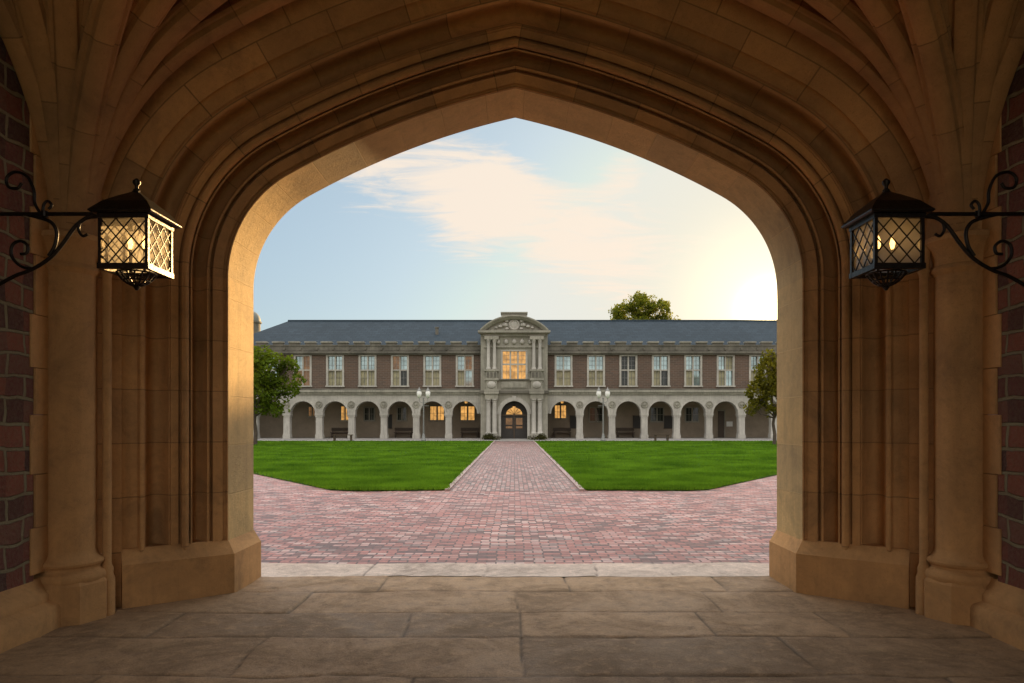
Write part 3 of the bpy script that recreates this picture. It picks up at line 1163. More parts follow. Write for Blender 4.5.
    curve([(26, 214), (20, 203), (19, 190), (12, 176), (0, 172), (-8, 178), (-6, 187), (3, 188), (7, 183)], .011, 'scroll')
    pl = MB()
    q = sorted((s * 3.705, s * 3.685))
    pl.box(q[0], q[1], yc - .05, yc + .05, Q(0, 300)[2], Q(0, 195)[2])
    pl.build('wall_plate', 'iron', root)
    return root


lantern(-1, 0.0, 'sunlit wrought iron lantern on a scroll bracket at the left wall')
lantern(1, -.06, 'shaded wrought iron lantern with two glowing bulbs at the right wall')

# ------------------------------------------------------------------ the hall across the courtyard
YF = 57.5
S = YF / 683.0
fx = lambda x: (x - 514.2) * S
fz = lambda y: CAMH + (421 - y) * S
PITCH = 32.4 * S
X1 = 49.4 * S
ARC_R = 12.4 * S
Z_SP = fz(413.6)
Z_STR = fz(391.5)
Z_COR = fz(353)
hall = thing('college_hall', (0, YF, 0), 'long two-storey stone and brick hall with a ground-floor arcade across the lawn', 'building')
NL, NR = 8, 10
bays = [(-1, i) for i in range(NL)] + [(1, i) for i in range(NR)]
bx_c = lambda sd, i: sd * (X1 + PITCH * i)
PAV = 33.0 * S
XL = -(X1 + PITCH * (NL - .5)) - .35
XR = (X1 + PITCH * (NR - .5)) + .35


def arch_wall(mb, cx, x0, x1, r, zs, zt, y0, y1, n=20):
    """wall field with a round-headed opening, from springing up"""
    xs = [(cx - r * math.cos(math.pi * i / n), zs + r * math.sin(math.pi * i / n)) for i in range(n + 1)]
    for y in (y0, y1):
        lower = [(x0, zs)] + xs + [(x1, zs)]
        vs = [(x, y, z) for x, z in lower] + [(x, y, zt) for x, z in lower]
        m = len(lower)
        mb.add(vs, [(i, i + 1, m + i + 1, m + i) for i in range(m - 1)])
    vs = [(x, y0, z) for x, z in xs] + [(x, y1, z) for x, z in xs]
    m = len(xs)
    mb.add(vs, [(i, i + 1, m + i + 1, m + i) for i in range(m - 1)])
    for a, b in ((x0, cx - r), (cx + r, x1)):
        mb.add([(a, y0, zs), (b, y0, zs), (b, y1, zs), (a, y1, zs)], [(0, 1, 2, 3)])


def ring(mb, cx, zs, r0, r1, y0, y1, n=20):
    rings = []
    for i in range(n + 1):
        a = math.pi * i / n
        c, sn = -math.cos(a), math.sin(a)
        rings.append([(cx + c * r0, y1, zs + sn * r0), (cx + c * r0, y0, zs + sn * r0), (cx + c * r1, y0, zs + sn * r1), (cx + c * r1, y1, zs + sn * r1)])
    mb.loft(rings, cap=True)


# arcade
wing = {-1: MB(), 1: MB()}
for sd, i in bays:
    cx = bx_c(sd, i)
    mb = wing[sd]
    arch_wall(mb, cx, cx - PITCH / 2, cx + PITCH / 2, ARC_R, Z_SP, Z_STR, YF, YF + .55)
for sd, e in ((-1, XL), (1, XR)):
    a = bx_c(sd, (NL if sd < 0 else NR) - .5)
    q = sorted((a, e))
    me_ = MB(); me_.box(q[0], q[1], YF, YF + .55, 0, Z_STR)
    me_.build('end_pier', 'limelight', hall)
    q = sorted((bx_c(sd, -.5), sd * (PAV - .3)))
    wing[sd].box(q[0], q[1], YF + .001, YF + .55, 0, Z_STR)
    wing[sd].build('arcade_wall', 'limelight', hall)
for sd, n in ((-1, NL), (1, NR)):
    for i in range(n):
        cx = bx_c(sd, i)
        m2 = MB(); ring(m2, cx, Z_SP, ARC_R + .0, ARC_R + .17, YF - .06, YF + .02)
        m2.build('arch_moulding', 'limelight', hall, smooth=30)
    for i in range(n):
        px = bx_c(sd, i + .5)
        w = PITCH / 2 - ARC_R
        m2 = MB()
        m2.box(px - w + .06, px + w - .06, YF - .02, YF + .53, .55, Z_SP - .28)
        m2.box(px - w + .01, px + w - .01, YF - .07, YF + .57, .10, .42)
        m2.box(px - w + .035, px + w - .035, YF - .045, YF + .55, .42, .55)
        m2.box(px - w + .02, px + w - .02, YF - .05, YF + .56, Z_SP - .28, Z_SP - .16)
        m2.box(px - w - .02, px + w + .02, YF - .08, YF + .58, Z_SP - .16, Z_SP)
        m2.build('pier', 'limelight', hall)
        m3 = MB()
        rz = fz(404.5)
        m3.loft([[(px + r * math.cos(a), y, rz + r * math.sin(a)) for a in np.linspace(0, 2 * math.pi, 17)[:-1]] for r, y in ((.30, YF + .01), (.30, YF - .05), (.25, YF - .07), (.22, YF - .03), (.14, YF - .03), (.10, YF - .09))], cap=True)
        m3.build('roundel', 'limestone', hall, smooth=30)
mb = MB(); mb.box(XL - .3, XR + .3, YF - .6, YF + 3.9, -.05, .12); mb.build('arcade_floor', 'terrace', hall)
mb = MB(); mb.box(XL, XR, YF + 3.6, YF + 3.9, .12, Z_STR)
mb.box(XL, XL + .4, YF + .56, YF + 3.6, .12, Z_STR); mb.box(XR - .4, XR, YF + .56, YF + 3.6, .12, Z_STR)
mb.build('arcade_back_wall', 'backwall', hall)
mb = MB(); mb.box(XL + .02, XR - .02, YF + .06, YF + 3.88, Z_STR - .02, Z_STR + .2); mb.build('arcade_ceiling', 'backwall', hall)
# bands between the storeys
mb = MB()
for a, b in ((XL, -PAV + .3), (PAV - .3, XR)):
    mb.box(a - .1, b + .1, YF - .12, YF + .3, fz(394.5), fz(392.4))
    mb.box(a - .1, b + .1, YF - .22, YF + .3, fz(392.4), fz(390.2))
mb.build('string_course', 'limestone', hall)
mb = MB()
for a, b in ((XL, -PAV + .3), (PAV - .3, XR)):
    mb.box(a - .1, b + .1, YF - .10, YF + .3, fz(390.2), fz(388.6))
    mb.box(a - .1, b + .1, YF - .16, YF + .3, fz(355), fz(353.6))
    mb.box(a - .1, b + .1, YF - .28, YF + .3, fz(353.6), fz(351.8))
mb.build('cornice', 'limedark', hall)

# upper storey wall with window openings
WW, WZ0, WZ1 = 17.2 * S, fz(385.6), fz(356.3)


def holed_wall(mb, x0, x1, z0, z1, holes, y, dep):
    xs = sorted({x0, x1, *[h[0] for h in holes], *[h[1] for h in holes]})
    for a, b in zip(xs[:-1], xs[1:]):
        hs = [h for h in holes if h[0] <= (a + b) / 2 <= h[1]]
        segs = [(z0, z1)] if not hs else [(z0, hs[0][2]), (hs[0][3], z1)]
        for p, q in segs:
            mb.add([(a, y, p), (b, y, p), (b, y, q), (a, y, q)], [(0, 1, 2, 3)])
    for h in holes:
        a, b, p, q = h
        o = [(a, p), (b, p), (b, q), (a, q)]
        mb.add([(x, y, z) for x, z in o] + [(x, y + dep, z) for x, z in o], [(i, (i + 1) % 4, 4 + (i + 1) % 4, 4 + i) for i in range(4)])


holes = []
for sd, i in bays:
    cx = bx_c(sd, i)
    holes.append((cx - WW / 2, cx + WW / 2, WZ0, WZ1))
mb = MB()
for a, b in ((XL, -PAV + .3), (PAV - .3, XR)):
    holed_wall(mb, a, b, fz(390), fz(353), [h for h in holes if a < h[0] < b], YF, .35)
mb.box(XL, XR, YF + .36, YF + .5, fz(390), fz(353))
for e, q in ((XL, .02), (XR, -.02)):
    mb.add([(e, YF, Z_STR), (e, YF + 9.9, Z_STR), (e, YF + 9.9, Z_COR + .3), (e, YF, Z_COR + .3)], [(0, 1, 2, 3)])
mb.build('upper_wall', 'hallbrick', hall)


def window(parent, cx, z0, z1, w, y, cols, kinds, bar=.11):
    """stone frame with mullions and a transom; kinds = material of each light, upper row then lower row"""
    m = MB()
    fw = .13
    m.box(cx - w / 2 - .03, cx - w / 2 + fw, y - .05, y + .25, z0, z1)
    m.box(cx + w / 2 - fw, cx + w / 2 + .03, y - .05, y + .25, z0, z1)
    m.box(cx - w / 2 - .03, cx + w / 2 + .03, y - .07, y + .25, z1, z1 + .10)
    m.box(cx - w / 2 - .08, cx + w / 2 + .08, y - .12, y + .25, z0 - .12, z0)
    iw = w - 2 * fw
    zt = z0 + (z1 - z0) * .53
    for c in range(1, cols):
        xx = cx - iw / 2 + iw * c / cols
        m.box(xx - bar / 2, xx + bar / 2, y + .02, y + .24, z0, z1)
    m.box(cx - iw / 2, cx + iw / 2, y + .03, y + .23, zt - bar / 2, zt + bar / 2)
    f = m.build('window', 'limelight', parent)
    m = MB()
    # thin leading of each light
    for c in range(cols):
        xa = cx - iw / 2 + iw * (c + .5) / cols
        m.box(xa - .012, xa + .012, y + .15, y + .18, z0, z1)
        for zz in (zt + (z1 - zt) * .36, zt + (z1 - zt) * .68, z0 + (zt - z0) * .5):
            m.box(xa - iw / cols / 2, xa + iw / cols / 2, y + .152, y + .178, zz - .011, zz + .011)
    m.build('leading', 'post', f)
    by = {}
    for r in range(2):
        for c in range(cols):
            p, q = (zt, z1) if r == 0 else (z0, zt)
            by.setdefault(kinds[r * cols + c], []).append((cx - iw / 2 + iw * c / cols, cx - iw / 2 + iw * (c + 1) / cols, p, q))
    for kd, rects in by.items():
        g = MB()
        for a, b, p, q in rects:
            g.box(a, b, y + .19, y + .21, p, q)
        g.build('blind' if kd == 'blind' else 'pane', kd, f)
    return f


G, B_, A, D_, AS = 'winglass', 'blind', 'amber', 'dimglass', 'ambersoft'
special = {(-1, 5): [G, AS, AS, AS], (-1, 6): [G, G, B_, G], (-1, 2): [AS, G, B_, D_], (-1, 0): [G, AS, B_, G], (-1, 3): [G, G, B_, B_],
           (1, 2): [D_, D_, D_, B_], (1, 1): [G, G, B_, B_], (1, 3): [G, G, B_, D_], (1, 4): [G, G, B_, G], (1, 5): [G, B_, B_, G]}
for sd, i in bays:
    window(hall, bx_c(sd, i), WZ0, WZ1, WW, YF, 2, special.get((sd, i), [G, G, B_, B_]))

# parapet with merlons
ZP0, ZP1 = fz(351.8), fz(346)
mb = MB(); cp = MB()
for a, b in ((XL, -PAV + .3), (PAV - .3, XR)):
    mb.box(a, b, YF - .05, YF + .35, ZP0, ZP1)
    mb.box(a, b, YF - .10, YF + .40, ZP1 + .0, ZP1 + .09)
    x = a + .02 if a < 0 else b - .02
    st = PITCH / 2
    n = int((b - a) / st)
    x0 = (-PAV - st * .35) if a < 0 else (PAV + st * .35)
    for k in range(n):
        xm = x0 + (-1 if a < 0 else 1) * st * (k + .2)
        if not a + .4 < xm < b - .4:
            continue
        mb.box(xm - .43, xm + .43, YF - .04, YF + .34, ZP1 + .09, ZP1 + .27)
        cp.box(xm - .47, xm + .47, YF - .11, YF + .41, ZP1 + .27, ZP1 + .38)
        mb.box(xm + .50, xm + .66, YF - .16, YF, ZP0 + .15, ZP0 + .33)
        mb.box(xm - st / 2 + .12, xm + st / 2 - .22, YF - .075, YF, ZP0 + .10, ZP0 + .16)
mb.build('parapet', 'limedark', hall)
cp.build('merlon_cap', 'limestone', hall)

# roof
ZE, ZR = fz(345), CAMH + (421 - 321) * (YF + 5.2) / 683
yr = YF + 5.2
rl = (288.7 - 514.2) * yr / 683
rr = XR - 4.2
mb = MB()
mb.add([(XL + .1, YF + .36, ZE), (XR - .1, YF + .36, ZE), (XR - .1, YF + 10, ZE), (XL + .1, YF + 10, ZE), (rl, yr, ZR), (rr, yr, ZR)],
       [(0, 1, 5, 4), (1, 2, 5), (2, 3, 4, 5), (3, 0, 4)])
roof = mb.build('roof', 'slate', hall)
mb = MB(); mb.tube([(rl - .05, yr, ZR + .02), (rr + .05, yr, ZR + .02)], .09, 8)
mb.build('ridge_tile', 'slate', roof)
vx, vy = (437 - 514.2) * (YF + 2.5) / 683, YF + 2.5
mb = MB(); mb.lathe([(.14, ZE + .9), (.14, ZE + 1.75), (.19, ZE + 1.76), (.19, ZE + 1.85)], vx, vy, 10)
mb.build('vent_pipe', 'limedark', roof)

# things on the arcade's back wall
yb = YF + 3.6
bs = yb / 683.0
bxx = lambda x: (x - 514.2) * bs
bzz = lambda y: CAMH + (421 - y) * bs


def lancet(x0, x1, y0, y1, kind, n=2):
    m = MB()
    a, b, z0, z1 = bxx(x0), bxx(x1), bzz(y1), bzz(y0)
    m.box(a - .12, b + .12, yb - .08, yb + .02, z0 - .14, z0)
    m.box(a - .12, a, yb - .08, yb + .02, z0, z1); m.box(b, b + .12, yb - .08, yb + .02, z0, z1)
    m.box(a - .12, b + .12, yb - .08, yb + .02, z1, z1 + .12)
    for c in range(1, n):
        xx = a + (b - a) * c / n
        m.box(xx - .07, xx + .07, yb - .07, yb + .02, z0, z1)
    for c in range(n):
        xx = a + (b - a) * (c + .5) / n
        m.box(xx - .015, xx + .015, yb - .05, yb - .03, z0, z1)
    zz = z0 + (z1 - z0) * .5
    m.box(a, b, yb - .052, yb - .028, zz - .015, zz + .015)
    f = m.build('window', 'limestone', hall)
    g = MB(); g.box(a, b, yb - .03, yb - .01, z0, z1)
    g.build('pane', kind, f)


lancet(341.5, 349, 406.5, 420, A)
lancet(430.5, 444, 406.5, 420, A)
lancet(461, 474.5, 406.5, 420, A)
lancet(309, 316, 407, 416, AS)
lancet(555, 566, 405.5, 418, A)
lancet(398, 406, 408, 420, D_)
lancet(365, 374, 408, 420, D_)
lancet(590, 602, 408, 421, D_)
lancet(651, 663, 408, 421, D_)
lancet(686, 698, 408, 421, D_)
for x0, x1, y0, y1 in ((570, 577, 416, 428), (633, 641, 416, 428), (664, 673, 416, 428), (388, 392, 415, 428)):
    m = MB(); m.box(bxx(x0), bxx(x1), yb - .09, yb - .001, bzz(y1), bzz(y0)); nb = m.build('notice_board', 'dark', hall)
    m = MB()
    for q in ((x0 - .5, x1 + .5, y0 - .5, y0), (x0 - .5, x1 + .5, y1, y1 + .5)):
        m.box(bxx(q[0]), bxx(q[1]), yb - .11, yb - .001, bzz(q[3]), bzz(q[2]))
    m.build('board_frame', 'wood', nb)
m = MB(); m.box(bxx(718), bxx(724), yb - .06, yb - .001, .12, bzz(411)); dr = m.build('side_door', 'wood', hall)
m = MB(); m.box(bxx(717), bxx(725), yb - .12, yb - .06, bzz(411), bzz(409.6)); m.box(bxx(724), bxx(725), yb - .12, yb, .12, bzz(411)); m.build('door_frame', 'limestone', dr)
m = MB(); m.box(bxx(726.5), bxx(732.5), yb - .05, yb - .001, bzz(426.5), bzz(421.5)); m.build('notice', 'notice', hall)

# central pavilion
YP = YF - .75
pz = lambda y: CAMH + (421 - y) * YP / 683
px_ = lambda dx: dx * YP / 683
pav = MB()
DR, DZ = px_(13.2), pz(414.3)
PW = px_(33.5)
arch_wall(pav, 0, -PW, PW, DR, DZ, pz(391), YP, YP + .7)
pav.box(-PW, -DR, YP, YP + .7, 0, DZ)
pav.box(DR, PW, YP, YP + .7, 0, DZ)
cwz0, cwz1, cww = pz(378.8), pz(351.4), px_(26)
holed_wall(pav, -PW, PW, pz(391), pz(331), [(-cww / 2, cww / 2, cwz0, cwz1)], YP, .4)
pav.box(-PW, PW, YP + .41, YP + 1.2, pz(391), pz(331))
for e in (-PW, PW):
    pav.add([(e, YP, 0), (e, YP + 3, 0), (e, YP + 3, pz(331)), (e, YP, pz(331))], [(0, 1, 2, 3)])
pvw = pav.build('pavilion_wall', 'limestone', hall)
window(hall, 0, cwz0, cwz1, cww, YP, 3, [A] * 6, .13)
m = MB(); ring(m, 0, DZ, DR, DR + .22, YP - .10, YP + .02); ring(m, 0, DZ, DR + .22, DR + .34, YP - .05, YP + .02)
for sd in (-1, 1):
    q = sorted((sd * DR, sd * (DR + .2)))
    m.box(q[0], q[1], YP - .08, YP + .02, .3, DZ)
m.build('door_arch', 'limelight', hall, smooth=30)
m = MB()
m.box(-.16, .16, YP - .16, YP, DZ + DR + .02, DZ + DR + .42)
m.build('keystone', 'limelight', hall)
# doors inside the arch
yd = YP + .75
m = MB()
m.box(-DR - .02, DR + .02, yd, yd + .12, .12, DZ + DR + .1)
dd = m.build('entrance_door', 'dark', hall)
m = MB()
fr_ = DR * .62
n = 14
c0 = (0, yd - .02, DZ - .02)
rim = [(-fr_ * math.cos(math.pi * i / n), yd - .02, DZ + .0 + fr_ * .85 * math.sin(math.pi * i / n)) for i in range(n + 1)]
m.add([c0] + rim, [(0, i + 1, i + 2) for i in range(n)])
m.build('fanlight', 'amber', dd)
m = MB()
for i in range(1, 6):
    a = math.pi * i / 6
    m.tube([(0, yd - .03, DZ), (-fr_ * math.cos(a), yd - .03, DZ + fr_ * .85 * math.sin(a))], .022, 6)
m.box(-DR, DR, yd - .08, yd - .02, DZ - .12, DZ)
m.box(-.05, .05, yd - .07, yd - .02, .12, DZ - .12)
m.build('glazing_bar', 'wood', dd)
for sx in (-1, 1):
    m = MB()
    for z0, z1 in ((1.28, 1.85), (.98, 1.16)):
        q = sorted((sx * .15, sx * .70))
        m.box(q[0], q[1], yd - .035, yd - .005, z0, z1)
    m.build('pane', 'ambersoft', dd)
# column pairs
def col(dx, y0, y1, r):
    m = MB()
    x = px_(dx)
    z0, z1 = pz(y0), pz(y1)
    yc = YP - .22
    m.lathe([(r * 1.35, z0), (r * 1.35, z0 + .10), (r * 1.15, z0 + .16), (r, z0 + .22), (r * .88, z1 - .28), (r * 1.1, z1 - .24), (r * 1.0, z1 - .18), (r * 1.4, z1 - .08), (r * 1.4, z1)], x, yc, 14)
    m.build('pavilion_column', 'limelight', hall, smooth=30)


for sd in (-1, 1):
    for dx in (19.6, 25.6):
        col(sd * dx, 434, 399, .19)
        col(sd * dx, 369.5, 340, .145)
    a = sorted((sd * px_(15.5), sd * px_(29.5)))
    m = MB(); m.box(a[0], a[1], YP - .46, YP, .0, pz(434)); m.box(a[0] - .06, a[1] + .06, YP - .52, YP, .0, .22)
    m.build('column_base', 'limestone', hall)
    m = MB(); m.box(a[0] + .05, a[1] - .05, YP - .44, YP, pz(399), pz(394)); m.box(a[0] - .03, a[1] + .03, YP - .54, YP, pz(394), pz(391.6))
    m.build('entablature', 'limestone', hall)
    # pedestal of the upper pair with a carved boss
    m = MB()
    m.box(a[0] + .12, a[1] - .12, YP - .44, YP, pz(389.5), pz(380.6)); m.box(a[0] - .02, a[1] + .02, YP - .52, YP, pz(391.4), pz(389.5))
    m.box(a[0], a[1], YP - .50, YP, pz(380.6), pz(378.4)); m.box(a[0] + .12, a[1] - .12, YP - .42, YP, pz(378.4), pz(371.5)); m.box(a[0], a[1], YP - .48, YP, pz(371.5), pz(369.6))
    pd = m.build('pedestal', 'limestone', hall)
    m = MB(); zc, xc = pz(385), (a[0] + a[1]) / 2
    m.loft([[(xc + r * math.cos(t), y, zc + r * .85 * math.sin(t)) for t in np.linspace(0, 2 * math.pi, 13)[:-1]] for r, y in ((.36, YP - .43), (.34, YP - .50), (.20, YP - .56), (.08, YP - .58))], cap=True)
    m.build('boss', 'limelight', pd, smooth=40)
    m = MB()
    for q in (-.3, 0, .3):
        m.box(xc + q - .09, xc + q + .09, YP - .47, YP - .42, pz(377.6), pz(372.6))
    m.build('carving', 'limedark', pd)
m = MB()
m.box(-PW - .1, PW + .1, YP - .18, YP + .6, pz(393.4), pz(390.6))
m.box(-px_(15), px_(15), YP - .14, YP, pz(380.3), pz(378.9))
m.build('pavilion_band', 'limedark', hall)
m = MB()
m.box(-px_(13), px_(13), YP - .06, YP, pz(388.5), pz(381.5))
for q in (-8.5, -2.9, 2.9, 8.5):
    m.box(px_(q - 2.2), px_(q + 2.2), YP - .10, YP - .05, pz(387.5), pz(382.5))
m.build('balcony_panel', 'limestone', hall)
m = MB()
for sd in (-1, 1):
    a = sorted((sd * px_(15.5), sd * px_(29.5)))
    m.box(a[0], a[1], YP - .42, YP, pz(340), pz(336.6)); 
m.box(-px_(30), px_(30), YP - .12, YP, pz(347.6), pz(346.2))
m.box(-px_(31), px_(31), YP - .16, YP, pz(336.6), pz(334))
m.box(-px_(36), px_(36), YP - .50, YP + .3, pz(333.2), pz(331))
m.box(-px_(34.5), px_(34.5), YP - .36, YP + .3, pz(334), pz(333.2))
m.build('pavilion_cornice', 'limestone', hall)
m = MB()
for q in (-17, -9, -1, 7, 15):
    m.lathe([(.02, pz(344.6)), (.16, pz(343.6)), (.2, pz(341.8)), (.1, pz(339.6)), (.02, pz(338.8))], px_(q + 1), YP - .02, 10)
m.build('carving', 'limelight', hall, smooth=40)
# segmental pediment
ch, rise = px_(33), px_(14)
RR = (ch * ch + rise * rise) / (2 * rise)
zb = pz(331)
m = MB()
arc = []
ang = math.asin(ch / RR)
for i in range(25):
    t = -ang + 2 * ang * i / 24
    arc.append((RR * math.sin(t), zb + rise - RR + RR * math.cos(t)))
m.prism([(-ch, zb)] + arc[1:-1] + [(ch, zb)], YP - .02, YP + 3.4)
pdm = m.build('pediment', 'limestone', hall)
m = MB()
rg = []
for x, z in arc:
    d = Vector((x, z - (zb + rise - RR))).normalized()
    rg.append([(x - d.x * .22, YP - .02, z - d.y * .22), (x - d.x * .22, YP - .25, z - d.y * .22), (x + d.x * .02, YP - .46, z + d.y * .02), (x + d.x * .12, YP - .46, z + d.y * .12), (x + d.x * .12, YP + .2, z + d.y * .12)])
m.loft(rg, cap=True)
m.build('pediment_cornice', 'limestone', pdm, smooth=30)
m = MB()
zc = zb + rise * .42
m.loft([[(r * 1.0 * math.cos(t), y, zc + r * 1.05 * math.sin(t)) for t in np.linspace(0, 2 * math.pi, 17)[:-1]] for r, y in ((.46, YP - .02), (.46, YP - .12), (.36, YP - .2), (.3, YP - .14), (.15, YP - .2))], cap=True)
for sd in (-1, 1):
    for j, (dx, dz, r) in enumerate(((.75, .0, .25), (1.15, -.12, .2), (1.5, -.22, .15), (.62, .33, .18), (.6, -.3, .18))):
        m.lathe([(.01, zc + dz - r), (r, zc + dz - r * .3), (r, zc + dz + r * .3), (.01, zc + dz + r)], sd * dx, YP - .02, 10)
m.build('cartouche', 'limelight', pdm, smooth=40)
m = MB(); m.box(-px_(12.6), px_(12.6), YP - .3, YP + .8, pz(317.5), pz(314)); m.box(-px_(13.4), px_(13.4), YP - .4, YP + .9, pz(314), pz(312.6))
m.build('attic_block', 'limestone', hall)
# small hanging lanterns in the arcade and doorway
def hang(x, y, ytop):
    t = thing('hanging_lantern', (x, y, ytop), 'tiny glowing lantern hanging in ' + ('the entrance arch' if abs(x) < 1 else f'the first arcade arch {"left" if x < 0 else "right"} of the entrance'), 'lantern', 'lanterns hanging in the arcade')
    m = MB(); m.tube([(x, y, ytop), (x, y, ytop - .35)], .02, 6)
    m.lathe([(.04, ytop - .32), (.16, ytop - .38), (.14, ytop - .41)], x, y, 8); m.build('chain', 'iron', t)
    m = MB(); m.lathe([(.12, ytop - .41), (.13, ytop - .56), (.07, ytop - .66)], x, y, 8); m.build('globe', 'amber', t)


hang(0, YP + .55, DZ + DR - .02)
hang(-X1, YF + 1.6, Z_STR - .3)
hang(X1, YF + 1.6, Z_STR - .3)


# benches
def bench(x, y, z, w, label, group, mat='wood', low=False):
    t = thing('bench', (x, y, z), label, 'bench', group)
    m = MB()
    m.box(x - w / 2, x + w / 2, y - .22, y + .22, z + .42, z + .48); m.build('seat', mat, t)
    for s in (-1, 1):
        m = MB(); m.box(x + s * (w / 2 - .12) - .05, x + s * (w / 2 - .12) + .05, y - .2, y + .2, z, z + .42); m.build('leg', mat, t)
    if not low:
        m = MB(); m.box(x - w / 2, x + w / 2, y + .18, y + .23, z + .62, z + .88)
        for s in (-1, 1):
            m.box(x + s * (w / 2 - .1) - .03, x + s * (w / 2 - .1) + .03, y + .18, y + .23, z + .48, z + .62)
        m.build('backrest', mat, t)


for x, lab in ((341, 'dark arcade bench under the amber window, fifth arch left of the entrance'), (404, 'dark arcade bench below a dark window, third arch left of the entrance'),
               (470, 'dark bench in the arcade right beside the left of the entrance'), (562, 'dark bench in the arcade right beside the right of the entrance'), (625, 'dark bench in the arcade beside the first notice board right of the lamp post')):
    bench(bxx(x), yb - .35, .12, 1.6, lab, 'benches in the arcade')
bench((343 - 514) * 54 / 683, 53.9, .05, 1.55, 'low dark bench at the back edge of the left lawn', 'low benches on the terrace edge', low=True)
bench((661 - 514) * 54 / 683, 53.9, .05, 1.2, 'low dark bench at the back edge of the right lawn', 'low benches on the terrace edge', low=True)


# lamp posts
def lamp_post():
    t = thing('lamp_post', (0, 0, 0), 'grey twin-globe lamp post on the left lawn in front of the arcade', 'lamp post', 'lamp posts on the lawns')
    m = MB(); m.lathe([(.19, 0), (.19, .12), (.14, .2), (.11, .5), (.075, .6)], 0, 0, 12); m.build('base', 'post', t, smooth=30)
    m = MB(); m.lathe([(.065, .55), (.045, 3.3), (.07, 3.33), (.05, 3.4)], 0, 0, 12); m.build('post', 'post', t, smooth=30)
    m = MB()
    for s in (-1, 1):
        m.tube([(0, 0, 3.05), (s * .18, 0, 3.0), (s * .32, 0, 3.12), (s * .34, 0, 3.38)], .025, 6)
    m.tube([(-.4, 0, 2.75), (.4, 0, 2.75)], .018, 6)
    m.build('crossarm', 'post', t, smooth=40)
    for s in (-1, 1):
        m = MB(); m.lathe([(.05, 3.36), (.13, 3.44), (.19, 3.62), (.19, 3.78), (.14, 3.92)], s * .34, 0, 14); g = m.build('lamp_globe', 'lampwhite', t, smooth=50)
        m = MB(); m.lathe([(.17, 3.90), (.15, 3.97), (.06, 4.08), (.02, 4.2)], s * .34, 0, 12); m.build('lamp_cap', 'post', g, smooth=50)
    return t


lp = lamp_post()
lp.location = ((423.4 - 514) * 53 / 683, 53.0, .02)
l2 = copy_tree(lp)
l2.location = ((603 - 514) * 53 / 683, 53.0, .02)
l2['label'] = 'grey twin-globe lamp post on the right lawn in front of the arcade'


# ------------------------------------------------------------------ plants
def leaves_mesh(name, mat, lobes, n, size, parent, shell=.55, seed=1, flat=.8):
    """leaf-sized faces spread through several uneven lobes (centre, radii)"""
    r = np.random.default_rng(seed)
    vol = np.array([l[1][0] * l[1][1] * l[1][2] for l in lobes])
    pick = r.choice(len(lobes), n, p=vol / vol.sum())
    C = np.array([l[0] for l in lobes])[pick]
    A_ = np.array([l[1] for l in lobes])[pick]
    d = r.normal(size=(n, 3)); d /= np.linalg.norm(d, axis=1)[:, None]
    rad = shell + (1 - shell) * r.random(n)
    rad *= 1 + .22 * np.sin(d[:, 0] * 7 + pick) * np.sin(d[:, 2] * 6 + pick * 2)
    p = C + d * rad[:, None] * A_
    # leave gaps: drop leaves by a coarse 3-d pattern
    q = np.sin(p[:, 0] * 2.3 + 1.3) + np.sin(p[:, 1] * 2.9 + .4) + np.sin(p[:, 2] * 3.1 + 2.0)
    keep = q > -1.1 + .5 * (r.random(n) - .5)
    p = p[keep]; n = len(p)
    nrm = r.normal(size=(n, 3)); nrm[:, 2] = np.abs(nrm[:, 2]) * flat + .2
    nrm /= np.linalg.norm(nrm, axis=1)[:, None]
    t = np.cross(nrm, r.normal(size=(n, 3))); t /= np.linalg.norm(t, axis=1)[:, None]
    b = np.cross(nrm, t)
    s = size * (.6 + .8 * r.random(n))[:, None]
    V = np.stack([p - t * s, p - b * s * .5, p + t * s, p + b * s * .5], 1)
    off = origin_of(parent)
    V -= np.array(off)
    me = bpy.data.meshes.new(name)
    me.vertices.add(n * 4); me.loops.add(n * 4); me.polygons.add(n)
    me.vertices.foreach_set('co', V.reshape(-1))
    me.loops.foreach_set('vertex_index', np.arange(n * 4, dtype=np.int32))
    me.polygons.foreach_set('loop_start', np.arange(0, n * 4, 4, dtype=np.int32))
    me.update(calc_edges=True)
    me.materials.append(M[mat])
    o = bpy.data.objects.new(name, me)
    COL.objects.link(o)
    o.parent = parent
    return o


def tree(x, y, trunk_top, lobes, n, size, mat, label, trunk_r=.16, seed=1):
    t = thing('tree', (x, y, 0), label, 'tree')
    m = MB()
    rs = random.Random(seed)
    m.tube([(x, y, -.1), (x + .04, y, trunk_top * .35), (x - .05, y + .05, trunk_top * .7), (x, y, trunk_top)], trunk_r, 9, trunk_r * .65)
    for c, a in lobes:
        b = Vector((x, y, trunk_top - rs.uniform(.05, .3)))
        e = Vector(c)
        mid = (b + e) / 2 + Vector((rs.uniform(-.2, .2), rs.uniform(-.2, .2), rs.uniform(-.2, .4)))
        m.tube([b, mid, e], trunk_r * .5, 6, .02)
        for k in range(3):
            q = Vector((c[0] + rs.uniform(-.8, .8) * a[0], c[1] + rs.uniform(-.8, .8) * a[1], c[2] + rs.uniform(-.5, .8) * a[2]))
            m.tube([mid, (mid + q) / 2 + Vector((0, 0, .1)), q], trunk_r * .25, 5, .01)
    m.build('trunk', 'bark', t, smooth=60)
    leaves_mesh('crown', mat, lobes, n, size, t, seed=seed)
    return t


def at(px, py, Y):
    return ((px - 514) * Y / 683, Y, CAMH + (421 - py) * Y / 683)


def lobe(px, py, Y, rx, rz, dy=0.0):
    k = Y / 683
    x, y, z = at(px, py, Y)
    return ((x, y + dy, z), (rx * k, (rx + rz) / 2 * k, rz * k))


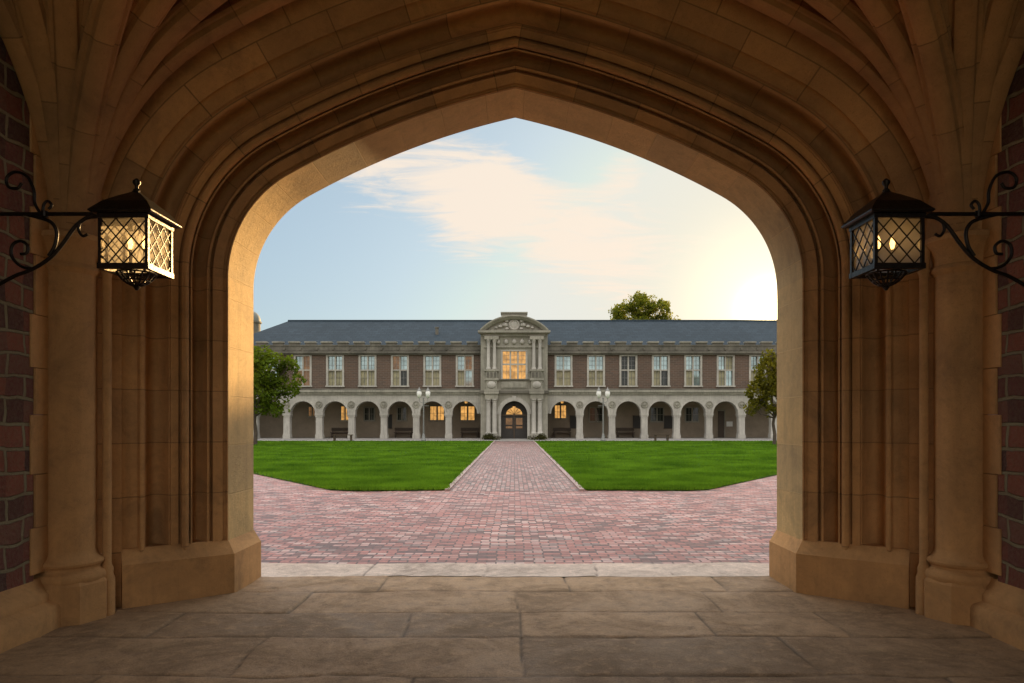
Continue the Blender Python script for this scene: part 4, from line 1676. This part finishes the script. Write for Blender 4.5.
YT = 45.5
lobes = [lobe(268, 372, YT, 20, 20), lobe(285, 378, YT, 15, 20, .4), lobe(255, 390, YT, 22, 24, -.3), lobe(280, 400, YT, 15, 13, -.5), lobe(240, 375, YT, 22, 24, .4), lobe(262, 355, YT, 14, 10), lobe(230, 398, YT, 20, 20), lobe(290, 365, YT, 9, 9), lobe(274, 410, YT, 10, 8, .3)]
tree(at(255, 440, YT)[0], YT, 2.2, lobes, 9500, .13, 'leaf_green', 'leafy green tree at the left end of the lawn beside the arch jamb', .14, 3)
YT2 = 46
lobes = [lobe(766, 375, YT2, 11, 20), lobe(758, 392, YT2, 11, 16, .3), lobe(772, 400, YT2, 12, 16, -.3), lobe(784, 380, YT2, 16, 26), lobe(768, 358, YT2, 7, 9), lobe(752, 408, YT2, 8, 8), lobe(792, 400, YT2, 14, 18)]
tree(at(774, 440, YT2)[0], YT2, 2.0, lobes, 6500, .12, 'leaf_olive', 'sunlit olive-green tree at the right end of the lawn beside the arch jamb', .13, 5)
YT3 = 88
lobes = [lobe(641, 308, YT3, 17, 13), lobe(625, 312, YT3, 13, 12, 1), lobe(657, 311, YT3, 13, 11, -1), lobe(642, 326, YT3, 26, 14), lobe(618, 322, YT3, 11, 11), lobe(666, 320, YT3, 8, 7), lobe(640, 299, YT3, 10, 8, .5), lobe(652, 302, YT3, 8, 7), lobe(672, 319, YT3, 8, 6), lobe(614, 314, YT3, 7, 8), lobe(663, 304, YT3, 6, 5), lobe(632, 302, YT3, 8, 7)]
tree(at(642, 440, YT3)[0], YT3, 10.5, lobes, 13000, .17, 'leaf_far', 'big round backlit tree rising behind the hall roof', .35, 8)

for s in (-1, 1):
    for k, dx in enumerate((17.5, 25.5)):
        x = s * dx * 55 / 683 + (.1 if s > 0 else 0)
        side = 'left' if s < 0 else 'right'
        t = thing('shrub', (x, 55.9, .05), f'dark low shrub {"next to the steps" if k == 0 else "at the outer column base"} on the {side} of the hall entrance', 'shrub', 'shrubs flanking the entrance')
        lob = [((x, 55.9, .33), (.48, .3, .34)), ((x + .25 * s, 55.8, .25), (.35, .28, .24)), ((x - .2 * s, 55.95, .45), (.28, .24, .28))]
        leaves_mesh('foliage', 'shrub', lob, 900, .055, t, seed=20 + k + 3 * s, shell=.3)
        m = MB()
        for a in range(5):
            m.tube([(x, 55.9, .04), (x + .25 * math.cos(a * 1.3), 55.9 + .2 * math.sin(a * 1.3), .4)], .015, 5)
        m.build('stem', 'bark', t)

# domed turret far behind on the left
YD = 112
tx = (251 - 514) * YD / 683
zt = CAMH + (421 - 322) * YD / 683
tw = thing('domed_turret', (tx, YD, 0), 'far stone turret with a small dome peeping out left of the hall roof', 'tower')
m = MB(); m.lathe([(1.45, 0), (1.45, zt - .3), (1.65, zt - .2), (1.65, zt + .05)], tx, YD, 16); m.build('shaft', 'limedark', tw, smooth=30)
m = MB(); m.lathe([(1.5, zt + .05), (1.48, zt + .5), (1.3, zt + 1.0), (.95, zt + 1.45), (.45, zt + 1.75), (.15, zt + 1.9), (.1, zt + 2.4)], tx, YD, 16); m.build('dome', 'copper', tw, smooth=50)
